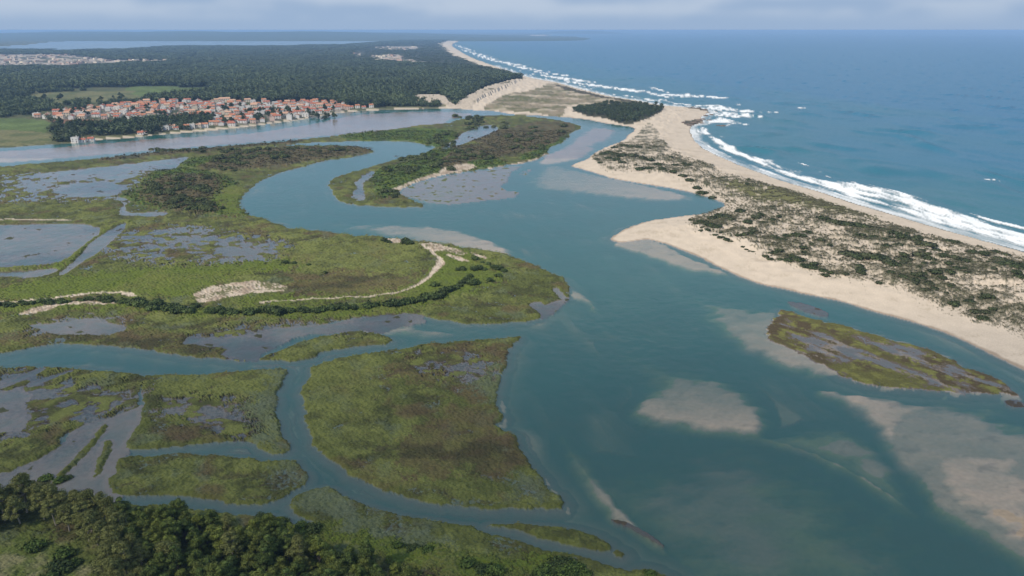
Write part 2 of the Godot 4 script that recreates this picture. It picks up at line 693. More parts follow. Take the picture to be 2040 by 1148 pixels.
				h = minf(0.075 * sd, 1.5) + up * (1.0 + 1.3 * ridge + 1.6 * nb + 0.7 * nm + 0.25 * nf)
				col = sand * (0.94 + 0.10 * nm + 0.06 * nf)
				if sd < 2.5:
					col = col.lerp(damp, 1.0 - smoothstep(0.6, 2.5, sd + nm * 1.2))
				if cv == K.DUNE:
					var veg := nm * 0.55 + ns * 0.5 + nf * 0.75 + nb * 0.55 + 0.3 * cellular.get_noise_2d(x, d)
					col = col.lerp(scrub, smoothstep(-0.34, 0.18, veg) * 0.82)
					col = col.lerp(Color(0.055, 0.062, 0.028), smoothstep(0.24, 0.48, veg))
					h += smoothstep(0.15, 0.4, veg) * 0.5
				elif cv == K.GRASSY:
					col = Color(0.13, 0.13, 0.055).lerp(sand, smoothstep(0.1, 0.6, nm + nf * 0.4 - nb) * 0.6)
				elif cv == K.DUNEFLAT:
					col = Color(0.24, 0.20, 0.14).lerp(Color(0.12, 0.12, 0.055), smoothstep(-0.2, 0.35, streak.get_noise_2d(x * 0.35, d * 0.5) + 0.3 * nm)).lerp(sand, smoothstep(0.15, 0.4, nb) * 0.5)
				elif cv == K.HEATH or cv == K.ROCK:
					col = Color(0.10, 0.085, 0.06).lerp(Color(0.05, 0.05, 0.03), clampf(0.5 + nm, 0, 1))
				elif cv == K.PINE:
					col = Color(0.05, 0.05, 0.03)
				elif cv == 0 and sd > 3.0:
					col = col.lerp(Color(0.36, 0.30, 0.22), smoothstep(0.28, 0.5, ns + nf * 0.4) * 0.5)
				ob = 3 if cv == 0 else ob
			else:
				h = minf(0.10 * sd, 2.0) + 0.4 * nb * smoothstep(5.0, 30.0, sd)
				col = Color(0.085, 0.100, 0.050).lerp(Color(0.14, 0.14, 0.07), clampf(0.5 + nb * 1.5, 0, 1))
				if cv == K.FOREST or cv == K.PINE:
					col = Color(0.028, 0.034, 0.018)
				elif cv == K.FIELD:
					col = Color(0.12, 0.165, 0.055) * (1.0 + 0.5 * nb)
					ob = 4
				elif cv == K.FIELDTAN:
					col = Color(0.19, 0.185, 0.09).lerp(Color(0.12, 0.14, 0.06), smoothstep(-0.1, 0.3, nb))
					ob = 4
				elif cv == K.FIELDRED:
					col = Color(0.24, 0.14, 0.09).lerp(Color(0.13, 0.13, 0.07), smoothstep(0.0, 0.4, nb))
					ob = 4
				elif cv == K.VILLAGE:
					col = Color(0.20, 0.18, 0.15).lerp(Color(0.07, 0.085, 0.04), smoothstep(-0.15, 0.2, nm + nb))
				elif cv == K.SHORE:
					col = Color(0.50, 0.43, 0.33)
					ob = 3
				elif cv == K.BEACH:
					col = sand
					ob = 3
				elif cv == K.SLOPE:
					col = sand.lerp(Color(0.08, 0.085, 0.045), smoothstep(0.30, 0.42, nm * 0.6 + nb * 0.7))
					h += 5.0 * smoothstep(0.0, 120.0, sd)
				elif cv == K.TOWNFAR:
					col = Color(0.46, 0.40, 0.34).lerp(Color(0.08, 0.09, 0.055), smoothstep(0.0, 0.25, broad.get_noise_2d(x * 0.6, d * 0.25)))
				elif cv == K.SCRUB:
					col = Color(0.105, 0.11, 0.085).lerp(Color(0.05, 0.06, 0.04), smoothstep(-0.1, 0.3, broad.get_noise_2d(x * 0.5, d * 0.2)))
				elif cv == K.DUNEFLAT:
					col = Color(0.24, 0.20, 0.14).lerp(Color(0.12, 0.12, 0.055), clampf(0.5 + ns, 0, 1))
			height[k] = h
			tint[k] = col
			object_of[k] = ob

func ground_object_material(called: String) -> Material:
	if called in ["river_bed", "mudflat"]:
		return mats.mud
	if called in ["beach", "sand_spit", "dirt_track"]:
		return mats.sand
	if called in ["mainland", "field"]:
		return mats.soil
	return mats.turf

func build_ground() -> void:
	var labels := {
		"river_bed": "sandy and muddy river bed seen through the clear teal water", "mudflat": "grey wet mudflat with shallow pools among the marshes",
		"dirt_track": "pale sandy track winding through the green marsh meadow", "beach": "long pale sand beach along river bank and surf",
		"field": "pale green and tan farm fields behind the village", "mainland": "wooded mainland plain with village and farm land behind the river",
		"sand_spit": "dune spit of pale sand with scrub between river and sea", "delta_island": "low island of brown heath and green reeds in the river bend",
		"great_marsh": "large green salt marsh with pools, dyke and track", "creek_island": "thin olive marsh islet between the creek and its wet flat",
		"west_marsh": "ragged olive marsh cut by pools beside the creek", "north_marsh_plate": "olive marsh plate with pale blue-green eastern rim",
		"round_marsh_plate": "rounded green marsh plate below the mud pond", "triangular_marsh_island": "large triangular olive marsh island between creek and wide river",
		"wooded_bank": "near river bank of pale marsh and shrubs below the wood", "narrow_marsh_islet": "long narrow green marsh islet close off the wooded bank",
		"weed_islet": "tiny tuft of green marsh beside the narrow islet", "seaward_marsh_island": "long lens-shaped marsh island with muddy gullies beside the dune spit"}
	var cells: Array = []
	for k in object_names.size():
		cells.append(PackedInt32Array())
	for j in R - 1:
		for i in C - 1:
			var k := j * C + i
			var t := zone_type[zone[k]]
			if (t == 6 or t == 7) and shore[k] < -40.0 and zone_type[zone[k + C + 1]] == t and (shore[k + C + 1] < -40.0):
				continue
			cells[object_of[k]].append(k)
	var remap := PackedInt32Array()
	remap.resize(R * C)
	for ob in object_names.size():
		if cells[ob].size() == 0:
			continue
		remap.fill(-1)
		var v := PackedVector3Array()
		var n := PackedVector3Array()
		var col := PackedColorArray()
		var idx := PackedInt32Array()
		for k: int in cells[ob]:
			var q := PackedInt32Array([k, k + 1, k + C, k + C + 1])
			for c in 4:
				var g := q[c]
				if remap[g] < 0:
					remap[g] = v.size()
					var j := g / C
					var i := g - j * C
					v.append(Vector3((S0 + i * DS) * wide_row[j], height[g], -dist_row[j]))
					n.append(slope_normal(i, j))
					col.append(tint[g])
				q[c] = remap[g]
			idx.append_array(PackedInt32Array([q[0], q[2], q[1], q[1], q[2], q[3]]))
		var o := mesh_node(object_names[ob], array_mesh(v, n, col, idx), ground_object_material(object_names[ob]))
		tag(o, labels.get(object_names[ob], ""), "", "", "structure")

func slope_normal(i: int, j: int) -> Vector3:
	var ia := maxi(i - 1, 0)
	var ib := mini(i + 1, C - 1)
	var ja := maxi(j - 1, 0)
	var jb := mini(j + 1, R - 1)
	var u := Vector3((ib - ia) * DS * wide_row[j], height[j * C + ib] - height[j * C + ia], 0)
	var s := S0 + i * DS
	var w := Vector3(s * (wide_row[jb] - wide_row[ja]), height[jb * C + i] - height[ja * C + i], -(dist_row[jb] - dist_row[ja]))
	return u.cross(w).normalized()


# ---------------------------------------------------------------- water

func ripples(seed_: int, freq: float, strength: float, octaves := 4) -> NoiseTexture2D:
	var f := FastNoiseLite.new()
	f.seed = seed_
	f.frequency = freq
	f.fractal_octaves = octaves
	var t := NoiseTexture2D.new()
	t.width = 512
	t.height = 512
	t.seamless = true
	t.as_normal_map = true
	t.bump_strength = strength
	t.noise = f
	return t

func build_waters() -> void:
	# the surface: a clear sheet with small ripples; the water under it is a body of teal, slightly cloudy water
	var m := StandardMaterial3D.new()
	m.resource_name = "river_surface"
	m.transparency = BaseMaterial3D.TRANSPARENCY_ALPHA
	m.albedo_color = Color(0.5, 0.7, 0.75, 0.02)
	m.roughness = 0.25
	m.roughness_texture = grain(77, 0.006, 0.15, 1.0, 4)
	m.metallic_specular = 0.5
	m.normal_enabled = true
	m.normal_texture = ripples(5, 0.03, 6.0)
	m.normal_scale = 0.09
	m.uv1_triplanar = true
	m.uv1_world_triplanar = true
	m.uv1_scale = Vector3(1.0 / 110.0, 1.0 / 110.0, 1.0 / 110.0)
	var fm := FogMaterial.new()
	fm.resource_name = "cloudy_teal_water"
	fm.albedo = lin(0.030, 0.285, 0.242)
	fm.density = 0.42
	# two adjoining stretches, both on the river side of the spit
	for part in [[-1800.0, 216.0, 80.0, 1250.0], [216.0, 288.0, 80.0, 330.0]]:
		var mid_x: float = (part[0] + part[1]) * 0.5
		var mid_z: float = -(part[2] + part[3]) * 0.5
		var sheet := PlaneMesh.new()
		sheet.size = Vector2(part[1] - part[0], part[3] - part[2])
		var o := mesh_node("river_water", sheet, m)
		o.position = Vector3(mid_x, 0.0, mid_z)
		tag(o, "calm teal tidal river winding between marshes and sandbars", "", "", "structure")
		var body := FogVolume.new()
		body.name = numbered("river_water_body")
		body.size = Vector3(sheet.size.x - 0.02, 5.97, sheet.size.y - 0.02)
		body.position = Vector3(mid_x, -3.015, mid_z)
		body.material = fm
		tag(body, "depth of teal river water over the bed", "", "", "structure")
		add_child(body)
	# far lagoon: an opaque sheet, too far to see into
	var lm := StandardMaterial3D.new()
	lm.resource_name = "lagoon_water"
	lm.albedo_color = lin(0.10, 0.17, 0.22)
	lm.roughness = 0.25
	var v := PackedVector3Array()
	var n := PackedVector3Array()
	var idx := PackedInt32Array()
	for j in R - 1:
		for i in C - 1:
			var k := j * C + i
			if zone_type[zone[k]] == 7 or zone_type[zone[k + 1]] == 7 or zone_type[zone[k + C]] == 7:
				var b := v.size()
				for g in [[i, j], [i + 1, j], [i, j + 1], [i + 1, j + 1]]:
					v.append(Vector3((S0 + g[0] * DS) * wide_row[g[1]], 1.5, -dist_row[g[1]]))
					n.append(Vector3.UP)
				idx.append_array(PackedInt32Array([b, b + 2, b + 1, b + 1, b + 2, b + 3]))
	var lo := mesh_node("lagoon_water", array_mesh(v, n, PackedColorArray(), idx), lm)
	tag(lo, "pale blue lagoon lying behind the far forest", "", "", "structure")

func swell(x: float, d: float, sd: float) -> float:
	var fade := 1.0 / (1.0 + pow(d / 1900.0, 2.0))
	var calm := smoothstep(2.0, 60.0, -sd)
	var warp := broad.get_noise_2d(x * 0.35, d * 0.35) * 70.0
	var u := x * 0.97 + d * 0.22
	var a := sin((u + warp) * TAU / 66.0)
	var b := sin((x * 0.9 + d * 0.4 - warp * 0.5) * TAU / 29.0)
	var chop := streak.get_noise_2d(u * 3.0, (d - x * 0.2) * 0.9)
	var crest := broad.get_noise_2d(x * 0.8 + 400.0, d * 0.45)
	return calm * fade * (2.0 * (a + 0.35 * a * a) * clampf(0.45 + crest * 2.0, 0.05, 1.5) + 0.10 * b + 0.24 * chop)

func build_sea() -> void:
	var m := StandardMaterial3D.new()
	m.resource_name = "sea_water"
	m.vertex_color_use_as_albedo = true
	m.roughness = 0.32
	m.metallic_specular = 0.40
	m.normal_enabled = true
	m.normal_texture = ripples(9, 0.025, 7.0, 5)
	m.normal_scale = 0.22
	m.uv1_triplanar = true
	m.uv1_world_triplanar = true
	m.uv1_scale = Vector3.ONE / 60.0
	var fm := StandardMaterial3D.new()
	fm.resource_name = "sea_foam"
	fm.vertex_color_use_as_albedo = true
	fm.transparency = BaseMaterial3D.TRANSPARENCY_ALPHA
	fm.roughness = 0.9
	var remap := PackedInt32Array()
	remap.resize(R * C)
	remap.fill(-1)
	var fmap := remap.duplicate()
	var v := PackedVector3Array()
	var n := PackedVector3Array()
	var col := PackedColorArray()
	var idx := PackedInt32Array()
	var fv := PackedVector3Array()
	var fcol := PackedColorArray()
	var fn := PackedVector3Array()
	var fidx := PackedInt32Array()
	var deep := Color(0.010, 0.105, 0.195)
	var green := Color(0.020, 0.110, 0.140)
	for j in range(1, R - 1):
		for i in C - 1:
			var k := j * C + i
			var is_sea := false
			for g in [k, k + 1, k + C, k + C + 1]:
				if zone_type[zone[g]] == 6:
					is_sea = true
			if not is_sea:
				continue
			var q := PackedInt32Array([k, k + 1, k + C, k + C + 1])
			var white := false
			for c in 4:
				var g := q[c]
				if remap[g] < 0:
					remap[g] = v.size()
					var jj := g / C
					var ii := g - jj * C
					var x := (S0 + ii * DS) * wide_row[jj]
					var d := dist_row[jj]
					var sd := shore[g]
					var y := swell(x, d, sd)
					var e := 3.0
					v.append(Vector3(x, y, -d))
					n.append(Vector3(y - swell(x + e, d, sd), e, -(y - swell(x, d + e, sd))).normalized())
					var patch := broad.get_noise_2d(x * 0.3, d * 0.15)
					col.append(deep.lerp(green, clampf(1.0 - (-sd) / 420.0 + patch * 0.4, 0.0, 1.0)))
					var wash := 0.0
					if d < 2600.0:
						wash = smoothstep(0.0, 1.0, 1.0 - (-sd) / (10.0 + 0.006 * d)) * 0.55
					var lace := streak.get_noise_2d(sd * 2.4, d * 0.35) * 1.0 + mid.get_noise_2d(x * 1.2, d * 0.35) * 0.45 + fine.get_noise_2d(x * 0.8, d * 0.3) * 0.18
					var f := foam[g]
					var amount := smoothstep(0.08, 1.05, f * 0.85 + lace * 1.15 - 0.10) * smoothstep(0.0, 0.35, f)
					if d < 2400.0:
						for row in [8.0, 21.0, 36.0]:
							var away: float = (-sd - row * (1.0 + 0.35 * broad.get_noise_2d(x * 0.6 + row * 9.0, d * 0.6))) / (1.6 + row * 0.04)
							var gate := smoothstep(0.0, 0.3, broad.get_noise_2d(x * 1.5 - row * 31.0, d * 1.1) + 0.12 - row * 0.004)
							amount = maxf(amount, exp(-away * away) * gate * clampf(0.75 + lace, 0.0, 1.0))
					amount = maxf(amount, clampf(wash + lace * 0.5, 0.0, 0.7) * smoothstep(0.0, 0.15, wash))
					foam[g] = clampf(amount, 0.0, 0.90)
				if foam[g] > 0.02:
					white = true
				q[c] = remap[g]
			idx.append_array(PackedInt32Array([q[0], q[2], q[1], q[1], q[2], q[3]]))
			if white:
				var p := PackedInt32Array([k, k + 1, k + C, k + C + 1])
				for c in 4:
					var g := p[c]
					if fmap[g] < 0:
						fmap[g] = fv.size()
						fv.append(v[remap[g]] + Vector3(0, 0.12 + 0.35 * foam[g] * clampf(1500.0 / dist_row[g / C] - 0.4, 0.2, 1.0), 0))
						fn.append(n[remap[g]])
						fcol.append(Color(0.78, 0.80, 0.80, foam[g]))
					p[c] = fmap[g]
				fidx.append_array(PackedInt32Array([p[0], p[2], p[1], p[1], p[2], p[3]]))
	var o := mesh_node("sea_water", array_mesh(v, n, col, idx), m)
	tag(o, "open blue-green sea with low swell beyond the beach", "", "", "structure")
	var fo := mesh_node("surf_foam", array_mesh(fv, fn, fcol, fidx), fm)
	tag(fo, "white surf and broken foam lines along the sea beach", "surf", "", "stuff")

func build_cloud() -> void:
	# a thin cloud bank above and behind the viewer; its soft shadow lies over the near marshes
	var o := Node3D.new()
	o.name = "cloud"
	o.position = Vector3(-422, 500, 185)
	add_child(o)
	tag(o, "thin grey cloud overhead that shades the near marshes", "", "", "structure")
	var fm := FogMaterial.new()
	fm.resource_name = "cloud_mist"
	fm.albedo = Color(0.97, 0.97, 0.98)
	fm.density = 0.0014
	for p in [[0, 0, 0, 760, 150, 330], [-190, 10, 40, 420, 120, 300], [210, -15, -20, 440, 120, 260], [60, 20, 70, 500, 130, 280], [-60, -10, -50, 360, 100, 220]]:
		var puff := FogVolume.new()
		puff.name = "cloud_puff"
		puff.shape = RenderingServer.FOG_VOLUME_SHAPE_ELLIPSOID
		puff.size = Vector3(p[3], p[4], p[5])
		puff.position = Vector3(p[0], p[1], p[2])
		puff.material = fm
		o.add_child(puff, true)

func build_far_hills() -> void:
	var f := FastNoiseLite.new()
	f.seed = 21
	f.frequency = 0.00022
	f.fractal_octaves = 5
	var m := plain_material("far_hill_woods", lin(0.05, 0.07, 0.045))
	var ranges := [
		["hills", "low wooded hills beyond the lagoon on the skyline", -13000.0, 1500.0, 8200.0, 14500.0, 88.0],
		["headland", "faint blue headland on the horizon beyond the long beach", 400.0, 4200.0, 24000.0, 27000.0, 95.0]]
	for h in ranges:
		var st := SurfaceTool.new()
		st.begin(Mesh.PRIMITIVE_TRIANGLES)
		st.set_smooth_group(0)
		var nx := 110
		var nz := 24
		for jz in nz + 1:
			for ix in nx + 1:
				var fx := float(ix) / nx
				var fz := float(jz) / nz
				var x := lerpf(h[2], h[3], fx)
				var d := lerpf(h[4], h[5], fz)
				var end := smoothstep(0.0, 0.35, 1.0 - fx) * smoothstep(0.0, 0.05 if h[2] < 0.0 else 0.4, fx)
				var y: float = h[6] * sin(minf(fz * 1.25, 1.0) * PI * 0.5) * end * (0.85 + 0.5 * f.get_noise_2d(x, d))
				st.add_vertex(Vector3(x, y - 1.0, -d))
		for jz in nz:
			for ix in nx:
				var a := jz * (nx + 1) + ix
				for q in [a, a + nx + 1, a + 1, a + 1, a + nx + 1, a + nx + 2]:
					st.add_index(q)
		st.generate_normals()
		var o := mesh_node(h[0], st.commit(), m)
		tag(o, h[1], "", "", "structure")


# ---------------------------------------------------------------- plants

func scatter(called: String, mesh: Mesh, m: Material, buf: PackedFloat32Array, label: String, category: String) -> void:
	if buf.size() == 0:
		return
	var mm := MultiMesh.new()
	mm.transform_format = MultiMesh.TRANSFORM_3D
	mm.use_colors = true
	mm.mesh = mesh
	mm.instance_count = buf.size() / 16
	mm.buffer = buf
	var o := MultiMeshInstance3D.new()
	o.name = numbered(called)
	o.multimesh = mm
	o.material_override = m
	add_child(o)
	tag(o, label, category, "", "stuff")
	print(called, " ", mm.instance_count)

func put(buf: PackedFloat32Array, at: Vector3, turn: float, wide: float, tall: float, c: Color) -> void:
	var cs := cos(turn) * wide
	var sn := sin(turn) * wide
	buf.append_array(PackedFloat32Array([cs, 0, sn, at.x, 0, tall, 0, at.y, -sn, 0, cs, at.z, c.r, c.g, c.b, 1.0]))

func tuft_mesh(blades: int, spread: float, seed_: int) -> ArrayMesh:
	var r := RandomNumberGenerator.new()
	r.seed = seed_
	var v := PackedVector3Array()
	var n := PackedVector3Array()
	var col := PackedColorArray()
	for k in blades:
		var a := r.randf() * TAU
		var off := sqrt(r.randf()) * 0.30
		var at := Vector3(cos(a) * off, -0.05, sin(a) * off)
		var lean := Vector3(cos(a), 0, sin(a)) * spread * r.randf_range(0.4, 1.0)
		var side := Vector3(-sin(a), 0, cos(a)) * r.randf_range(0.10, 0.2)
		var tip := at + lean * 0.6 + Vector3(0, r.randf_range(0.55, 1.0), 0)
		var nn := (Vector3.UP * 1.2 + Vector3(cos(a), 0, sin(a)) * 0.8).normalized()
		v.append_array(PackedVector3Array([at - side, tip, at + side]))
		n.append_array(PackedVector3Array([nn, nn, nn]))
		var g := r.randf_range(0.88, 1.12)
		for q in 3:
			col.append(Color(g, g, g * 0.95))
	return array_mesh(v, n, col, PackedInt32Array())

func scatter_marsh_grass() -> void:
	var grass := PackedFloat32Array()
	var dune := PackedFloat32Array()
	var reeds := PackedFloat32Array()
	for j in R - 1:
		var d := dist_row[j]
		if d > 900.0:
			break
		var dz := dist_row[j + 1] - d
		var dx := DS * wide_row[j]
		for i in C - 1:
			var k := j * C + i
			var t := zone_type[zone[k]]
			if t != 3 and t != 4 and t != 2 and t != 5:
				continue
			if height[k] < 0.04 or shore[k] < 0.3 and t != 5:
				continue
			var cv := cover[k]
			if cv == kinds.PATH or cv == kinds.BARE or cv == kinds.PINE:
				continue
			var per := 0.8 * pow(150.0 / d, 1.3)
			if t == 2:
				if cv != kinds.DUNE and cv != kinds.GRASSY or d > 800.0:
					continue
				if tint[k].r > 0.30:
					per *= 0.18
				per *= 6.0
			var want := per * dx * dz
			var many := int(want) + (1 if rng.randf() < want - int(want) else 0)
			for q in many:
				var x := (S0 + (i + rng.randf()) * DS) * wide_row[j]
				var dd := d + rng.randf() * dz
				var c := tint[k] * rng.randf_range(1.05, 1.3)
				c.g *= rng.randf_range(0.94, 1.06)
				var s := rng.randf_range(0.45, 1.0) * clampf(d / 240.0, 0.75, 1.6)
				var at := Vector3(x, height[k] - 0.03, -dd)
				if t == 2:
					c = Color(0.10, 0.10, 0.055).lerp(Color(0.20, 0.18, 0.11), rng.randf())
					put(dune, at, rng.randf() * TAU, s * 0.9, s * 0.45, c)
				elif cv == kinds.HEATH or cv == kinds.LUSH:
					put(reeds, at, rng.randf() * TAU, s * 1.3, s * rng.randf_range(0.7, 1.3), c)
				else:
					put(grass, at, rng.randf() * TAU, s, s * rng.randf_range(0.14, 0.30), c)
	scatter("marsh_grass", tuft_mesh(11, 1.0, 1), mats.leaves, grass, "low olive marsh grass covering the islands and meadows", "grass")
	scatter("dune_grass", tuft_mesh(9, 1.1, 2), mats.leaves, dune, "dry grey-olive dune grass tufts on the sand spit", "grass")
	scatter("heath_scrub", tuft_mesh(14, 0.8, 3), mats.leaves, reeds, "knee-high brown heath and reeds on the bend island", "scrub")

func leaf_ball(v: PackedVector3Array, n: PackedVector3Array, col: PackedColorArray, r: RandomNumberGenerator, at: Vector3, rad: Vector3, leaves: int, size: float, c: Color) -> void:
	# leaf sprays spread through the outer part of one clump
	for k in leaves:
		var dir := Vector3(r.randfn(), r.randfn() * 0.9 + 0.15, r.randfn()).normalized()
		var p := at + dir * rad * (sqrt(r.randf_range(0.12, 1.1)) + maxf(0.0, r.randfn() * 0.16))
		var u := dir.cross(Vector3(r.randfn(), r.randfn(), r.randfn())).normalized()
		var w := dir.cross(u).normalized()
		u = (u + dir * r.randf_range(-0.6, 0.6)).normalized()
		var s := size * r.randf_range(0.6, 1.35)
		var g := c * r.randf_range(0.72, 1.32)
		g.a = 1.0
		var nn := (dir + Vector3(r.randfn(), r.randfn(), r.randfn()) * 0.5).normalized()
		v.append_array(PackedVector3Array([p - u * s, p + w * s * 0.55, p + u * s, p - u * s, p + u * s, p - w * s * 0.55]))
		for q in 6:
			n.append(nn)
			col.append(g)

func limb(st: SurfaceTool, a: Vector3, b: Vector3, ra: float, rb: float) -> void:
	var up := (b - a).normalized()
	var s := up.cross(Vector3(0.31, 0.2, 0.93)).normalized()
	var t := up.cross(s)
	for k in 6:
		var c0 := s * cos(k * TAU / 6) + t * sin(k * TAU / 6)
		var c1 := s * cos((k + 1) * TAU / 6) + t * sin((k + 1) * TAU / 6)
		for q in [[a + c0 * ra, c0], [b + c0 * rb, c0], [a + c1 * ra, c1], [a + c1 * ra, c1], [b + c0 * rb, c0], [b + c1 * rb, c1]]:
			st.set_normal(q[1])
			st.add_vertex(q[0])

func tree_meshes(seed_: int, tall: float, wide: float, clear: float, c: Color, clumps: int, leaves: int, size: float) -> Array:
	# [trunk with limbs, crown]
	var r := RandomNumberGenerator.new()
	r.seed = seed_
	var st := SurfaceTool.new()
	st.begin(Mesh.PRIMITIVE_TRIANGLES)
	var v := PackedVector3Array()
	var n := PackedVector3Array()
	var col := PackedColorArray()
	var bend := Vector3(r.randf_range(-0.4, 0.4), 0, r.randf_range(-0.4, 0.4))
	var fork := Vector3(0, tall * clear, 0) + bend
	limb(st, Vector3(0, -0.6, 0), fork * 0.55, 0.045 * tall * 0.5, 0.035 * tall * 0.5)
	limb(st, fork * 0.55, fork, 0.035 * tall * 0.5, 0.026 * tall * 0.5)
	for k in clumps:
		var a := k * 2.4 + r.randf_range(-1.0, 1.0)
		var off := sqrt((k + 0.4) / clumps) * wide * r.randf_range(0.45, 0.82)
		var y := lerpf(tall * 0.84, tall * (clear + 0.10), pow(minf(off / (wide * 0.66), 1.0), 1.6)) + r.randf_range(-0.13, 0.13) * tall
		var at := Vector3(cos(a) * off, y, sin(a) * off) + bend
		var rad := Vector3(r.randf_range(0.7, 1.4), r.randf_range(0.45, 0.85), r.randf_range(0.7, 1.4)) * wide * r.randf_range(0.17, 0.38)
		limb(st, fork, at - Vector3(0, rad.y * 0.4, 0), 0.02 * tall * 0.5, 0.006 * tall)
		var tone := c * r.randf_range(0.8, 1.25)
		leaf_ball(v, n, col, r, at, rad, leaves, size, tone)
	return [st.commit(), array_mesh(v, n, col, PackedInt32Array())]

func crown_mesh(seed_: int, leaves: int, size: float) -> ArrayMesh:
	var r := RandomNumberGenerator.new()
	r.seed = seed_
	var v := PackedVector3Array()
	var n := PackedVector3Array()
	var col := PackedColorArray()
	for k in 4:
		var a := k * 1.7 + r.randf()
		leaf_ball(v, n, col, r, Vector3(cos(a) * 0.30, 0.62 + r.randf() * 0.2, sin(a) * 0.30), Vector3(0.42, 0.30, 0.42), leaves / 4, size, Color(1, 1, 1))
	leaf_ball(v, n, col, r, Vector3(0, 0.35, 0), Vector3(0.5, 0.35, 0.5), leaves / 3, size, Color(1, 1, 1))
	return array_mesh(v, n, col, PackedInt32Array())

func build_far_forest() -> void:
	var wood := PackedFloat32Array()
	var pines := PackedFloat32Array()
	for j in R - 1:
		var d := dist_row[j]
		if d < 800.0 or d > 9000.0:
			continue
		var dz := dist_row[j + 1] - d
		var dx := DS * wide_row[j]
		var gap := clampf(d / 170.0, 6.5, 26.0)
		for i in range(20, C - 21):
			var k := j * C + i
			var cv := cover[k]
			var small := 1.0
			if cv == kinds.PINE:
				gap = 5.5
				small = 0.5
				if shore[k] < 14.0 + 40.0 * mid.get_noise_2d((S0 + i * DS) * wide_row[j] * 0.4, d * 0.4) or patches.get_noise_2d((S0 + i * DS) * wide_row[j] * 0.3, d * 0.15) > 0.2:
					continue
			elif cv == kinds.FOREST:
				gap = clampf(d / 170.0, 6.5, 26.0)
			elif cv == kinds.SCRUB:
				gap = clampf(d / 120.0, 12.0, 40.0)
				small = 0.45
			elif zone_type[zone[k]] == 1 and cv == 0 and broad.get_noise_2d((S0 + i * DS) * wide_row[j] * 1.3, d * 1.3) > -0.02 and d < 1500.0:
				gap = 8.0
				small = 0.7
			else:
				continue
			if shore[k] < 4.0 or zone_type[zone[k]] == 6:
				continue
			var want := dx * dz / (gap * gap)
			var many := int(want) + (1 if rng.randf() < want - int(want) else 0)
			for q in many:
				var x := (S0 + (i + rng.randf()) * DS) * wide_row[j]
				var dd := d + rng.randf() * dz
				var s := gap * rng.randf_range(1.05, 1.7) * small
				var tall := rng.randf_range(8.0, 14.0) * small * (1.0 - 0.4 * smoothstep(1500.0, 2600.0, d)) * (1.0 + 0.35 * broad.get_noise_2d(x * 0.4, dd * 0.4))
				var c := Color(0.046, 0.068, 0.034).lerp(Color(0.074, 0.096, 0.044), rng.randf()) * (1.0 + 0.5 * broad.get_noise_2d(x * 0.5, dd * 0.2))
				put(pines if cv == kinds.PINE else wood, Vector3(x, height[k] - 0.3, -dd), rng.randf() * TAU, s, tall, c)
	scatter("pine_forest", crown_mesh(5, 64, 0.17), mats.leaves, wood, "dark green pine forest covering the plain behind the village", "forest")
	scatter("pine_grove", crown_mesh(6, 90, 0.14), mats.leaves, pines, "small dark pine grove on the sand beside the river mouth", "forest")

func inside_px(flat: Array, x: float, d: float) -> bool:
	var p := PackedVector2Array()
	for k in range(0, flat.size(), 2):
		p.append(Vector2(flat[k], flat[k + 1]))
	return Geometry2D.is_point_in_polygon(Vector2(x, d), p)

func make_tree(called: String, meshes: Array, bark: Material, label: String, group: String) -> Node3D:
	var o := Node3D.new()
	o.name = called
	mesh_node("trunk", meshes[0], bark, o)
	mesh_node("crown", meshes[1], mats.leaves, o)
	tag(o, label, "tree", group)
	return o

